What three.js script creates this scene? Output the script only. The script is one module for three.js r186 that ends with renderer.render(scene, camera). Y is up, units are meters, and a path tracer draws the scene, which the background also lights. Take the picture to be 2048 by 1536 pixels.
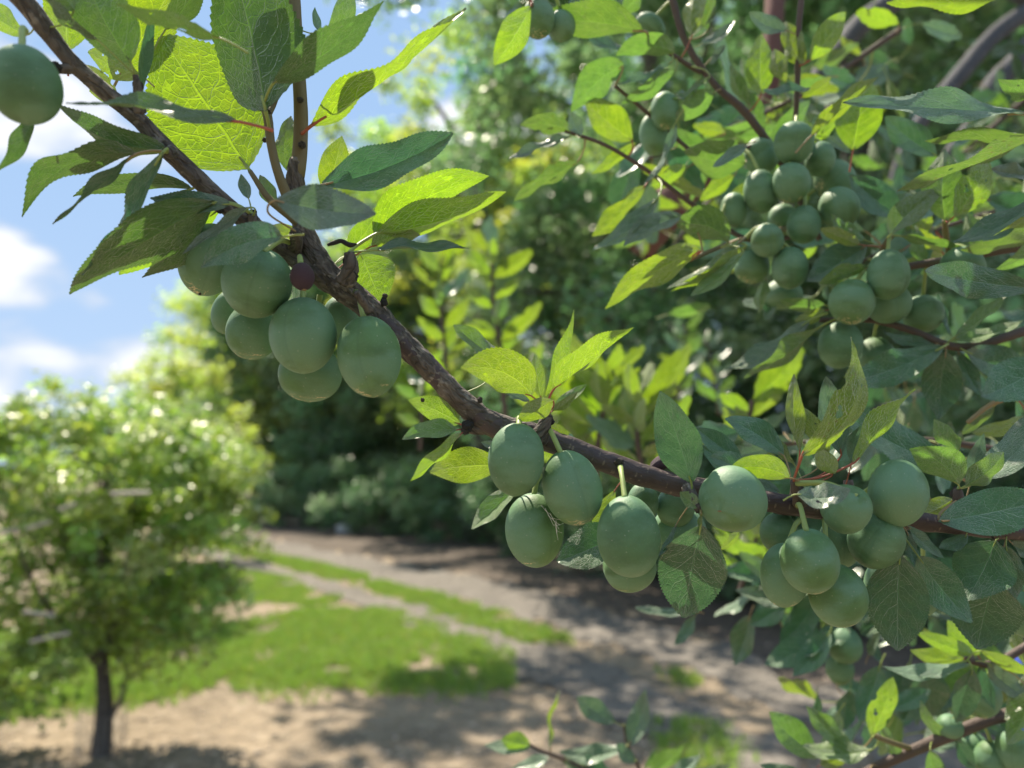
import * as THREE from 'three';
import { mergeGeometries } from 'three/addons/utils/BufferGeometryUtils.js';

// ---------------------------------------------------------------- camera, sky, sun, exposure
const scene = new THREE.Scene();
const EYE = 1.5, PITCH = 6.4 * Math.PI / 180, FOV = 53;
const camera = new THREE.PerspectiveCamera(FOV, 4 / 3, 0.02, 600);
camera.position.set(0, EYE, 0);
camera.rotation.set(PITCH, 0, 0);
camera.focus = 0.332;
camera.userData.fStop = 6.8;
camera.updateMatrixWorld(true);
scene.add(camera);

const renderer = new THREE.WebGLRenderer({ antialias: true });
renderer.toneMapping = THREE.LinearToneMapping;
renderer.toneMappingExposure = 2.1;
renderer.shadowMap.enabled = true;

const SUN = new THREE.Vector3(-0.25, 0.85, -0.46).normalize();
const sun = new THREE.DirectionalLight(0xfff1dc, 5);
sun.position.copy(SUN).multiplyScalar(40).add(new THREE.Vector3(0, 0, -8));
sun.target.position.set(0, 0, -8);
sun.castShadow = true;
sun.shadow.mapSize.set(4096, 4096);
Object.assign(sun.shadow.camera, { left: -25, right: 25, top: 25, bottom: -25, near: 1, far: 90 });
scene.add(sun, sun.target);

// ---------------------------------------------------------------- random numbers and noise
function rng(seed) { let a = seed >>> 0; return () => { a = (a + 0x6D2B79F5) | 0; let t = Math.imul(a ^ (a >>> 15), 1 | a); t = (t + Math.imul(t ^ (t >>> 7), 61 | t)) ^ t; return ((t ^ (t >>> 14)) >>> 0) / 4294967296; }; }
const PERM = (() => { const r = rng(77), p = [...Array(256).keys()]; for (let i = 255; i > 0; i--) { const j = Math.floor(r() * (i + 1)); [p[i], p[j]] = [p[j], p[i]]; } return [...p, ...p]; })();
const fade = t => t * t * t * (t * (t * 6 - 15) + 10), mixf = (a, b, t) => a + (b - a) * t, clamp = (x, a = 0, b = 1) => Math.min(b, Math.max(a, x));
const smooth = (a, b, x) => { const t = clamp((x - a) / (b - a)); return t * t * (3 - 2 * t); };
function vnoise(x, y, z, per = 256) { // value noise in 0..1, tiling at `per`
  const X = Math.floor(x), Y = Math.floor(y), Z = Math.floor(z), fx = fade(x - X), fy = fade(y - Y), fz = fade(z - Z);
  const m = v => ((v % per) + per) % per & 255, h = (i, j, k) => PERM[PERM[PERM[m(X + i)] + m(Y + j)] + ((Z + k) & 255)] / 255;
  return mixf(mixf(mixf(h(0, 0, 0), h(1, 0, 0), fx), mixf(h(0, 1, 0), h(1, 1, 0), fx), fy), mixf(mixf(h(0, 0, 1), h(1, 0, 1), fx), mixf(h(0, 1, 1), h(1, 1, 1), fx), fy), fz);
}
function fbm(x, y, z, oct = 5, per = 256) { let s = 0, a = 0.5, n = 0; for (let i = 0; i < oct; i++) { s += a * vnoise(x, y, z + i * 7.3, per); n += a; x *= 2; y *= 2; z *= 2; per *= 2; a *= 0.5; } return s / n; }
const srgb = c => c <= 0.0031308 ? c * 12.92 : 1.055 * Math.pow(c, 1 / 2.4) - 0.055;

// ---------------------------------------------------------------- sky: blue air with cumulus, one equirectangular picture
{
  const W = 2048, H = 1024, data = new Float32Array(W * H * 4);
  // where single cumulus heads (+) and blue gaps (-) stand: azimuth from straight ahead, elevation, reach (degrees), weight
  const heads = [[-31.5, 23, 6, 0.10], [-26, 20.5, 4, 0.08], [-34, 12.2, 3.2, 0.12], [-29, 11.6, 2.6, 0.09], [-30, 6.8, 4.5, 0.12], [-23, 6, 4, 0.09], [-9, 34, 4, 0.12], [-36, 34, 4, 0.08], [-33, 16.4, 3.4, -0.26], [-27, 15.5, 4, -0.22], [-22, 15, 4, -0.2], [-24, 28, 6, -0.16], [-20, 31, 6, -0.12], [-15, 25, 4, -0.1], [-30, 9.4, 2, -0.1], [20, 50, 14, 0.1], [80, 30, 14, 0.1], [-80, 35, 16, 0.1], [150, 28, 18, 0.12], [-150, 40, 15, 0.1]].map(([a, e, s, w]) => [Math.sin(a * Math.PI / 180) * Math.cos(e * Math.PI / 180), Math.sin(e * Math.PI / 180), -Math.cos(a * Math.PI / 180) * Math.cos(e * Math.PI / 180), (s * Math.PI / 180) ** 2, w]);
  for (let j = 0; j < H; j++) for (let i = 0; i < W; i++) {
    const el = ((j + 0.5) / H - 0.5) * Math.PI, az = ((i + 0.5) / W - 0.5) * 2 * Math.PI;
    const y = Math.sin(el), x = Math.cos(el) * Math.cos(az), z = Math.cos(el) * Math.sin(az);
    const up = Math.max(y, 0), k = Math.pow(1 - up, 3.2);
    let r = mixf(0.18, 0.285, k), g = mixf(0.28, 0.37, k), b = mixf(0.44, 0.49, k);
    const warp = fbm(x * 3 + 9, y * 5 + 2, z * 3 + 4, 4) * 0.9;
    let n = fbm(x * 4.1 + warp + 3.7, y * 8.2 + warp * 0.6 + 11.2, z * 4.1 + 6.1, 7); for (const [hx, hy, hz, s, w] of heads) n += w * Math.exp(-((x - hx) ** 2 + 2.2 * (y - hy) ** 2 + (z - hz) ** 2) / s);
    const c = smooth(0.52, 0.64, n) * smooth(-0.02, 0.1, y);
    const body = 0.86 + 0.5 * smooth(0.5, 0.75, n);
    r = mixf(r, 0.43 * body, c); g = mixf(g, 0.445 * body, c); b = mixf(b, 0.475 * body, c);
    if (y < 0) { const q = smooth(0, -0.12, y); r = mixf(r, 0.08, q); g = mixf(g, 0.09, q); b = mixf(b, 0.06, q); }
    const o = (j * W + i) * 4; data[o] = r; data[o + 1] = g; data[o + 2] = b; data[o + 3] = 1;
  }
  const t = new THREE.DataTexture(data, W, H, THREE.RGBAFormat, THREE.FloatType);
  t.mapping = THREE.EquirectangularReflectionMapping; t.magFilter = t.minFilter = THREE.LinearFilter; t.needsUpdate = true;
  scene.background = t; scene.environment = t;
}

// ---------------------------------------------------------------- helpers
const V = (x, y, z) => new THREE.Vector3(x, y, z);
const FPX = 768 / Math.tan(FOV * Math.PI / 360), CP = Math.cos(PITCH), SP = Math.sin(PITCH);
const RIGHT = V(1, 0, 0), UPV = V(0, CP, SP), BACK = V(0, -SP, CP), EYEV = V(0, EYE, 0);
// a point of the place that stands d metres in front of the eye, on the line of sight noted for it in the survey of the photograph
const at = (px, py, d) => EYEV.clone().addScaledVector(RIGHT, (px - 1024) / FPX * d).addScaledVector(UPV, (768 - py) / FPX * d).addScaledVector(BACK, -d);
const onGround = (px, py) => { const p = at(px, py, 1).sub(EYEV); return EYEV.clone().addScaledVector(p, -EYE / p.y); };
const used = {};
const numbered = n => { const k = used[n] = (used[n] ?? -1) + 1; return k ? `${n}_${String(k).padStart(3, '0')}` : n; };
function shade(o) { o.traverse(c => { if (c.isMesh) { c.castShadow = c.receiveShadow = true; } }); return o; }
function thing(name, label, category, pos, group) {
  const o = new THREE.Group(); o.name = numbered(name); o.position.copy(pos ?? V(0, 0, 0)); o.userData = { label, category };
  if (group) o.userData.group = group;
  scene.add(o); return o;
}
function part(parent, name, geo, mat) { const m = new THREE.Mesh(geo, mat); m.name = name; m.castShadow = m.receiveShadow = true; parent.add(m); return m; }
function structure(name, geo, mat) { const m = part(scene, numbered(name), geo, mat); m.userData.kind = 'structure'; return m; }
function tex(W, H, f, color = true, rx = 1, ry = 1) { // f(u, v, x, y) -> [r,g,b] linear 0..1 or a number
  const d = new Uint8Array(W * H * 4);
  for (let y = 0; y < H; y++) for (let x = 0; x < W; x++) {
    const c = f((x + 0.5) / W, (y + 0.5) / H, x, y), o = (y * W + x) * 4;
    for (let k = 0; k < 3; k++) { const v = clamp(typeof c === 'number' ? c : c[k]); d[o + k] = Math.round(255 * (color ? srgb(v) : v)); }
    d[o + 3] = 255;
  }
  const t = new THREE.DataTexture(d, W, H); t.wrapS = t.wrapT = THREE.RepeatWrapping; t.magFilter = THREE.LinearFilter; t.minFilter = THREE.LinearMipmapLinearFilter; t.generateMipmaps = true;
  if (color) t.colorSpace = THREE.SRGBColorSpace;
  t.repeat.set(rx, ry); t.needsUpdate = true; return t;
}
// a tapering tube through points p with radii r, knobbly by `rough` (share of the radius); uv in metres
function tube(points, radii, { rad = 10, step = 0.01, rough = 0, freq = 60, seed = 0, cap = true, origin = V(0, 0, 0) } = {}) {
  const curve = new THREE.CatmullRomCurve3(points, false, 'centripetal'), len = curve.getLength(), n = Math.max(3, Math.ceil(len / step));
  const P = [], N = [], U = [], I = [], frames = curve.computeFrenetFrames(n, false), rc = i => { const f = curve.getUtoTmapping(i / n) * (radii.length - 1), k = Math.min(radii.length - 2, Math.floor(f)); return mixf(radii[k], radii[k + 1], f - k); };
  for (let i = 0; i <= n; i++) {
    const c = curve.getPointAt(i / n), r0 = rc(i);
    for (let j = 0; j <= rad; j++) {
      const a = (j % rad) / rad * 2 * Math.PI, d = frames.normals[i].clone().multiplyScalar(Math.cos(a)).addScaledVector(frames.binormals[i], Math.sin(a));
      let r = r0;
      if (rough) { const q = c.clone().addScaledVector(d, r0); r *= 1 + rough * (fbm(q.x * freq + seed, q.y * freq + 5, q.z * freq + 9, 3) - 0.5) * 2; }
      const p = c.clone().addScaledVector(d, r).sub(origin);
      P.push(p.x, p.y, p.z); N.push(d.x, d.y, d.z); U.push(j / rad * 2 * Math.PI * r0, i / n * len);
    }
  }
  for (let i = 0; i < n; i++) for (let j = 0; j < rad; j++) { const a = i * (rad + 1) + j, b = a + rad + 1; I.push(a, a + 1, b, a + 1, b + 1, b); }
  if (cap) for (const [e, flip] of [[0, 1], [n, 0]]) {
    const c = curve.getPointAt(e / n).sub(origin), k = P.length / 3; P.push(c.x, c.y, c.z); const t = frames.tangents[e].clone().multiplyScalar(flip ? -1 : 1); N.push(t.x, t.y, t.z); U.push(0, 0);
    for (let j = 0; j < rad; j++) { const a = e * (rad + 1) + j; flip ? I.push(k, a + 1, a) : I.push(k, a, a + 1); }
  }
  const g = new THREE.BufferGeometry(); g.setAttribute('position', new THREE.Float32BufferAttribute(P, 3)); g.setAttribute('normal', new THREE.Float32BufferAttribute(N, 3)); g.setAttribute('uv', new THREE.Float32BufferAttribute(U, 2)); g.setIndex(I);
  if (rough) { g.computeVertexNormals(); }
  return g;
}

// ---------------------------------------------------------------- materials
const std = o => new THREE.MeshStandardMaterial(o), lin = (r, g, b) => new THREE.Color().setRGB(r, g, b);
// worley cells for leaf network and bark
function worley(x, y, per, seed = 0) {
  const X = Math.floor(x), Y = Math.floor(y); let a = 9, b = 9;
  for (let j = -1; j <= 1; j++) for (let i = -1; i <= 1; i++) {
    const cx = (((X + i) % per) + per) % per, cy = (((Y + j) % 512) + 512) % 512, h = PERM[PERM[(cx + seed) & 255] + (cy & 255)], h2 = PERM[h + 31];
    const d = Math.hypot(X + i + h / 255 - x, Y + j + h2 / 255 - y); if (d < a) { b = a; a = d; } else if (d < b) b = d;
  }
  return [a, b];
}
// vein strength of a leaf at s (-1..1 across) and t (0..1 from base to tip)
function veins(s, t, o) {
  const a = Math.abs(s + 0.01 * Math.sin(t * 30) * (1 - t)); let v = smooth(0.045 * (1.1 - 0.75 * t), 0.018 * (1.1 - 0.8 * t), a), n = 0;
  const side = s > 0 ? 0 : 0.45, q = (t - 0.22 * Math.pow(a, 1.1) - 0.12 * a * a + 0.05 * (vnoise(s * 4 + 9 + 7 * o, t * 6, 2) - 0.5)) * (o ? 6.7 : 5.3) + side + 0.3 * o, f = Math.abs(q - Math.round(q));
  const second = smooth(0.055, 0.015, f) * (1 - smooth(0.8, 1, a)) * (0.95 - 0.3 * a) * smooth(1.0, 0.9, t); v = Math.max(v, second);
  const [w1, w2] = worley(s * 7 + 20 + 0.6 * vnoise(s * 5, t * 9, 1), t * 17 + 0.6 * vnoise(s * 5, t * 9, 4), 64, 3 + 50 * o); n = smooth(0.16, 0.03, w2 - w1);
  const [z1, z2] = worley(s * 18 + 40, t * 42, 128, 9); const fine = smooth(0.2, 0.02, z2 - z1);
  return [v, n, fine];
}
const VEINS = [0, 1].map(layout => { const W = 384, H = 768, o = new Float32Array(W * H * 3); for (let y = 0; y < H; y++) for (let x = 0; x < W; x++) { const r = veins((x + 0.5) / W * 2 - 1, (y + 0.5) / H, layout); o.set(r, (y * W + x) * 3); } return { W, H, o, get: (x, y) => [o[(y * W + x) * 3], o[(y * W + x) * 3 + 1], o[(y * W + x) * 3 + 2]] }; });
function leafMap(kind, layout) {
  const VEIN = VEINS[layout];
  return tex(VEIN.W, VEIN.H, (u, v, x, y) => {
    const [m, n, f] = VEIN.get(x, y), vein = kind === 4 ? Math.max(m, n * 0.75, f * 0.34) : Math.max(m * 0.85, n * 0.4, f * 0.16) * (kind === 1 || kind === 2 ? 0.65 : 1), blot = fbm(u * 9, v * 18, kind * 5, 4);
    let base = 0.5 + 0.2 * (blot - 0.5), c = [base * (0.92 + 0.25 * blot), base, base * 0.95];
    c = [mixf(c[0], 0.92, vein * 0.85), mixf(c[1], 0.86, vein * 0.8), mixf(c[2], 0.98, vein * 0.6)];
    if (kind >= 1 && kind < 4) { // white specks of dried spray
      const sp = worley(u * 22, v * 44, 64, 40 + kind), pick = vnoise(Math.floor(u * 22) * 3.1, Math.floor(v * 44) * 1.7, 3);
      const k = smooth(0.17, 0.06, sp[0]) * (fbm(u * 6, v * 12, 20 + kind, 2) > 0.55 ? 1 : 0) * (0.4 + 0.6 * pick); c = c.map(q => mixf(q, 1, 0.75 * k));
    }
    if (kind === 2) { // chalky residue left where drops dried at the tip
      const edge = v + 0.10 * (fbm(u * 11, v * 22, 4, 4) - 0.5) - 0.16 * Math.abs(u - 0.5), k = smooth(0.885, 0.93, edge) * smooth(0.36, 0.6, fbm(u * 26, v * 52, 8, 3)); c = c.map(q => mixf(q, 1, 0.8 * k));
    }
    if (kind === 3) { // brown nibbled specks
      const sp = worley(u * 7, v * 14, 32, 60), k = smooth(0.14, 0.09, sp[0]) * (fbm(u * 4, v * 8, 31, 2) > 0.54 ? 1 : 0); c = [mixf(c[0], 0.55, k), mixf(c[1], 0.28, k), mixf(c[2], 0.3, k)];
    }
    return c;
  });
}
const LEAF_MAPS = [0, 1].map(layout => [0, 1, 2, 3, 4].map(k => leafMap(k, layout)));
const LEAF_BUMP = VEINS.map(VEIN => tex(VEIN.W, VEIN.H, (u, v, x, y) => { const [m, n, f] = VEIN.get(x, y); return 0.75 - 0.6 * Math.max(m, n * 0.55, f * 0.25) + 0.2 * (fbm(u * 30, v * 60, 2, 2) - 0.5); }, false));
// holes and a nibbled margin left by insects
const LEAF_HOLES = tex(384, 768, (u, v) => { const w = 0.05 * (fbm(u * 14, v * 28, 3, 3) - 0.5); for (const [x, y, r] of [[0.68, 0.38, 0.07], [0.3, 0.66, 0.045], [0.74, 0.44, 0.04], [1.0, 0.62, 0.12], [0.0, 0.3, 0.1]]) if (Math.hypot(u - x, (v - y) * 2) + w < r) return 0; return 1; }, false);
const KIND = { // base colour (the green of the tissue; k is darkened to stand for shaded leaves), share of light let through, gloss
  y: [[0.37, 0.66, 0.02], 0.64, 0.45], m: [[0.22, 0.49, 0.055], 0.55, 0.6], d: [[0.105, 0.345, 0.125], 0.38, 0.9], g: [[0.19, 0.40, 0.20], 0.38, 0.8], k: [[0.13, 0.31, 0.045], 0.42, 0.4],
};
const leafMats = {};
function leafMat(kind, variant, mapKind, layout = 0) {
  const key = kind + variant + mapKind + layout;
  if (!leafMats[key]) {
    const [c, t, coat] = KIND[kind], f = [1, 0.86, 1.14][variant], w = [1, 1.06, 0.94][variant];
    leafMats[key] = new THREE.MeshPhysicalMaterial({ color: lin(c[0] * f * w, c[1] * f, c[2] * f / w), map: LEAF_MAPS[layout][mapKind], bumpMap: LEAF_BUMP[layout], bumpScale: 0.0009, roughness: 1, transmission: t, thickness: 0, clearcoat: coat, clearcoatRoughness: 0.3, side: THREE.DoubleSide });
    if (mapKind === 3) { leafMats[key].alphaMap = LEAF_HOLES; leafMats[key].alphaTest = 0.5; }
  }
  return leafMats[key];
}
const petioleMats = { red: std({ color: lin(0.36, 0.10, 0.06), roughness: 0.5 }), green: std({ color: lin(0.26, 0.33, 0.09), roughness: 0.5 }), tan: std({ color: lin(0.30, 0.22, 0.11), roughness: 0.55 }) };
const ridge = (u, v) => { const w = 1.5 * (fbm(u * 5, v * 10, 2, 4, 5) - 0.5), a = Math.abs(fbm(u * 14 + w, v * 11 + w, 3, 4, 14) - 0.5) * 2, c = Math.abs(fbm(u * 34 + w, v * 22 - w, 6, 3, 34) - 0.5) * 2; return 0.6 * smooth(0.02, 0.28, a) + 0.4 * smooth(0.02, 0.3, c); };
const barkMap = (kind) => tex(512, 1024, (u, v) => {
  const n = fbm(u * 6, v * 12, kind * 9, 6, 6), grain = fbm(u * 60, v * 60, 4, 3, 60);
  if (kind === 0) { const k = (0.45 + 0.7 * n) * (0.45 + 0.55 * ridge(u, v)) * (0.75 + 0.5 * grain); const g = smooth(0.55, 0.68, fbm(u * 12, v * 24, 21, 5, 12)) * smooth(0.4, 0.6, grain); return [mixf(0.15 * k, 0.27, g * 0.65), mixf(0.128 * k, 0.245, g * 0.65), mixf(0.11 * k, 0.21, g * 0.65)]; }
  if (kind === 1) { const k = (0.6 + 0.6 * n) * (0.8 + 0.4 * grain), [l1] = worley(u * 9, v * 46, 9, 70), l = smooth(0.26, 0.12, l1) * (vnoise(Math.floor(u * 9), Math.floor(v * 46), 8) > 0.6 ? 1 : 0) * smooth(0.35, 0.6, grain + 0.1); return [mixf(0.058 * k, 0.2, l * 0.6), mixf(0.040 * k, 0.155, l * 0.6), mixf(0.040 * k, 0.12, l * 0.6)]; }
  const k = 0.55 + 0.7 * n; return [0.105 * k, 0.108 * k, 0.118 * k];
});
const barkBump = tex(512, 1024, (u, v) => 0.65 * ridge(u, v) + 0.35 * fbm(u * 40, v * 40, 5, 4, 40), false);
for (const t of [barkBump]) t.repeat.set(18, 9);
const bark = [0, 1, 2].map(k => { const m = barkMap(k); m.repeat.set(18, 9); return std({ map: m, bumpMap: barkBump, bumpScale: k === 1 ? 0.0003 : 0.0011, roughness: k === 1 ? 0.55 : 0.9 }); });
const twigMat = std({ color: lin(0.085, 0.06, 0.048), roughness: 0.7, bumpMap: barkBump, bumpScale: 0.0003 });
const greenTwigMat = std({ color: lin(0.15, 0.125, 0.06), roughness: 0.65 });
const redWood = std({ color: lin(0.15, 0.075, 0.065), roughness: 0.95, bumpMap: barkBump, bumpScale: 0.001 });
const blackMat = std({ color: lin(0.012, 0.011, 0.010), roughness: 0.8 });

// ---------------------------------------------------------------- the ground, the track, grass
const soilMap = tex(1024, 1024, (u, v) => { const n = fbm(u * 8, v * 8, 1, 6, 8), g = fbm(u * 60, v * 60, 5, 3, 60), s = smooth(0.62, 0.72, g), k = 0.45 + 1.0 * n + 0.6 * (g - 0.5); return [mixf(0.215 * k, 0.29, s * 0.5), mixf(0.173 * k, 0.245, s * 0.5), mixf(0.12 * k, 0.185, s * 0.5)]; });
const soilBump = tex(512, 512, (u, v) => fbm(u * 40, v * 40, 3, 5, 40), false);
const litterMap = tex(512, 512, (u, v) => { const n = fbm(u * 10, v * 10, 8, 6, 10), g = fbm(u * 50, v * 50, 2, 3, 50), k = 0.6 + 0.5 * n + 0.8 * (g - 0.5); return [0.105 * k, 0.085 * k, 0.067 * k]; });
const rutMap = tex(512, 512, (u, v) => { const n = fbm(u * 8, v * 8, 4, 6, 8), g = fbm(u * 50, v * 50, 6, 4, 50), k = 0.6 + 0.6 * n + 0.9 * (g - 0.5); return [0.165 * k, 0.152 * k, 0.132 * k]; });
{
  const g = new THREE.PlaneGeometry(400, 400, 1, 1); g.rotateX(-Math.PI / 2); const uv = g.attributes.uv; for (let i = 0; i < uv.count; i++) uv.setXY(i, uv.getX(i) * 100, uv.getY(i) * 100);
  structure('ground', g, std({ map: soilMap, bumpMap: soilBump, bumpScale: 0.06, roughness: 1 }));
}
function strip(name, rows, y, mat, scale) { // rows of [left point, right point] on the ground, edges made uneven
  const L = new THREE.CatmullRomCurve3(rows.map(r => r[0])), R = new THREE.CatmullRomCurve3(rows.map(r => r[1])), n = 260, m = 6, P = [], U = [], I = [];
  for (let i = 0; i <= n; i++) { const a = L.getPoint(i / n), b = R.getPoint(i / n), w = a.distanceTo(b); for (let j = 0; j <= m; j++) { let k = j / m; if (j === 0) k -= 0.9 * (fbm(a.x * 3, a.z * 3, 3, 5) - 0.45); if (j === m) k += 0.9 * (fbm(b.x * 3, b.z * 3, 7, 5) - 0.45); const p = a.clone().lerp(b, k); P.push(p.x, y, p.z); U.push(p.x / scale, p.z / scale); } }
  for (let i = 0; i < n; i++) for (let j = 0; j < m; j++) { const a = i * (m + 1) + j, b = a + m + 1; I.push(a, a + 1, b, a + 1, b + 1, b); }
  const g = new THREE.BufferGeometry(); g.setAttribute('position', new THREE.Float32BufferAttribute(P, 3)); g.setAttribute('uv', new THREE.Float32BufferAttribute(U, 2)); g.setIndex(I); g.computeVertexNormals();
  if (g.attributes.normal.getY(0) < 0) { const ix = g.index.array; for (let i = 0; i < ix.length; i += 3) [ix[i], ix[i + 1]] = [ix[i + 1], ix[i]]; g.computeVertexNormals(); }
  return structure(name, g, mat);
}
const G2 = (a) => a.map(([x1, y1, x2, y2]) => [onGround(x1, y1), onGround(x2, y2)]);
strip('leaf_litter_ground', G2([[300, 1030, 300, 1022], [490, 1066, 490, 1040], [700, 1112, 700, 1062], [1000, 1172, 1000, 1090], [1300, 1250, 1300, 1150], [1600, 1360, 1600, 1230], [2048, 1560, 2100, 1380]]), 0.004, std({ map: litterMap, bumpMap: soilBump, bumpScale: 0.03, roughness: 1 }), 2);
const rutMat = std({ map: rutMap, bumpMap: soilBump, bumpScale: 0.05, roughness: 1 });
strip('dirt_track', G2([[300, 1045, 300, 1030], [490, 1098, 490, 1072], [640, 1126, 640, 1100], [800, 1168, 800, 1130], [1000, 1214, 1000, 1168], [1200, 1282, 1200, 1220], [1400, 1352, 1400, 1280], [1650, 1470, 1650, 1375], [2000, 1640, 2000, 1510]]), 0.010, rutMat, 2);
strip('dirt_track', G2([[300, 1075, 300, 1058], [490, 1140, 490, 1116], [600, 1172, 600, 1146], [720, 1216, 720, 1180], [850, 1260, 850, 1212], [1000, 1330, 1000, 1268], [1150, 1400, 1150, 1318], [1350, 1500, 1350, 1395], [1600, 1640, 1600, 1500]]), 0.014, rutMat, 2);
function inside(p, poly) { let c = false; for (let i = 0, j = poly.length - 1; i < poly.length; j = i++) { const a = poly[i], b = poly[j]; if ((a.z > p.z) !== (b.z > p.z) && p.x < (b.x - a.x) * (p.z - a.z) / (b.z - a.z) + a.x) c = !c; } return c; }
function bladeTuft() { // five bent blades
  const r = rng(5), P = [], I = [];
  for (let k = 0; k < 6; k++) { const a = r() * 6.28, x = Math.cos(a), z = Math.sin(a), o = r() * 0.5, h = 0.7 + r() * 0.5, lean = 0.25 + r() * 0.5, w = 0.06, b = P.length / 3; P.push(x * o - z * w, 0, z * o + x * w, x * o + z * w, 0, z * o - x * w, x * (o + lean * 0.4) - z * w * 0.7, h * 0.6, z * (o + lean * 0.4) + x * w * 0.7, x * (o + lean * 0.4) + z * w * 0.7, h * 0.6, z * (o + lean * 0.4) - x * w * 0.7, x * (o + lean), h, z * (o + lean)); I.push(b, b + 1, b + 2, b + 1, b + 3, b + 2, b + 2, b + 3, b + 4); }
  const g = new THREE.BufferGeometry(); g.setAttribute('position', new THREE.Float32BufferAttribute(P, 3)); g.setIndex(I); g.computeVertexNormals(); return g;
}
const tuft = bladeTuft();
const grassMat = new THREE.MeshPhysicalMaterial({ color: lin(0.25, 0.41, 0.05), roughness: 1, transmission: 0.45, thickness: 0, side: THREE.DoubleSide });
function grass(label, pix, density, h, seed, soft = 0.07) {
  const r = rng(seed), gs = () => (r() + r() + r() - 1.5) * soft, poly = pix.map(([x, y]) => onGround(x, y)), xs = poly.map(p => p.x), zs = poly.map(p => p.z), x0 = Math.min(...xs), x1 = Math.max(...xs), z0 = Math.min(...zs), z1 = Math.max(...zs), put = [];
  const n = Math.floor((x1 - x0) * (z1 - z0) * density);
  for (let i = 0; i < n; i++) { const p = V(x0 + r() * (x1 - x0), 0, z0 + r() * (z1 - z0)), q = V(p.x + gs() + 0.35 * (fbm(p.x * 2.3, p.z * 2.3, 3, 4) - 0.5), 0, p.z + gs() * 1.5 + 0.5 * (fbm(p.x * 2.3, p.z * 2.3, 9, 4) - 0.5)); if (inside(q, poly) && fbm(p.x * 3, p.z * 3, 14, 4) > 0.28 + 0.2 * r()) put.push(p); }
  const m = new THREE.InstancedMesh(tuft, grassMat, put.length), M = new THREE.Matrix4(), Q = new THREE.Quaternion(), c = new THREE.Color();
  put.forEach((p, i) => { const s = h * (0.6 + 0.8 * r()); Q.setFromAxisAngle(V(0, 1, 0), r() * 6.28); M.compose(p, Q, V(s, s, s)); m.setMatrixAt(i, M); const k = 0.75 + 0.5 * r(), d = r() < 0.12 ? 1.5 : 1; c.setRGB(k * d, k, k * d * 0.9); m.setColorAt(i, c); });
  m.name = numbered('grass'); m.userData = { kind: 'stuff', label, category: 'grass' }; m.castShadow = m.receiveShadow = true; scene.add(m);
}
grass('sunlit lawn patch between the young tree and the track', [[-400, 1290], [200, 1255], [480, 1248], [640, 1218], [720, 1216], [860, 1250], [960, 1296], [1030, 1345], [980, 1374], [860, 1372], [700, 1376], [480, 1382], [380, 1392], [240, 1410], [60, 1436], [-500, 1440]], 2600, 0.05, 1, 0.2);
grass('short grass left of the far wheel rut', [[180, 1165], [480, 1142], [560, 1158], [690, 1200], [640, 1214], [480, 1202], [200, 1206]], 1400, 0.05, 2);
grass('narrow grass strip between the two wheel ruts', [[330, 1055], [500, 1100], [640, 1130], [780, 1172], [900, 1195], [1060, 1245], [1150, 1290], [1090, 1296], [900, 1238], [780, 1196], [640, 1152], [490, 1118], [330, 1066]], 1400, 0.055, 3);
grass('small grass tuft beside the near wheel rut', [[1310, 1352], [1350, 1340], [1400, 1352], [1395, 1378], [1330, 1380]], 900, 0.05, 4);
grass('grass clump low behind the foreground sprig', [[1320, 1466], [1400, 1446], [1480, 1480], [1500, 1560], [1330, 1560]], 700, 0.06, 5);
{ // loose stones on the bare soil
  const g = new THREE.IcosahedronGeometry(1, 1), p = g.attributes.position; for (let i = 0; i < p.count; i++) { const k = 0.75 + 0.5 * vnoise(p.getX(i) * 1.7 + 5, p.getY(i) * 1.7 + 5, p.getZ(i) * 1.7 + 5); p.setXYZ(i, p.getX(i) * k, p.getY(i) * k * 0.6, p.getZ(i) * k); } g.computeVertexNormals();
  const r = rng(12), n = 5200, m = new THREE.InstancedMesh(g, std({ color: lin(0.36, 0.30, 0.23), roughness: 0.95 }), n), M = new THREE.Matrix4(), Q = new THREE.Quaternion(), c = new THREE.Color();
  for (let i = 0; i < n; i++) { const p = onGround(-100 + r() * 2300, 1060 + 500 * Math.pow(r(), 0.8)), s = 0.006 + 0.022 * r() * r() * r(); p.y = s * 0.2; Q.setFromAxisAngle(V(0, 1, 0), r() * 6.28); M.compose(p, Q, V(s, s, s)); m.setMatrixAt(i, M); const k = 0.5 + 0.8 * r(); c.setRGB(k, k, k); m.setColorAt(i, c); }
  m.name = 'gravel'; m.userData = { kind: 'stuff', label: 'loose pebbles strewn over the bare soil and track', category: 'gravel' }; m.castShadow = m.receiveShadow = true; scene.add(m);
}

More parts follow.
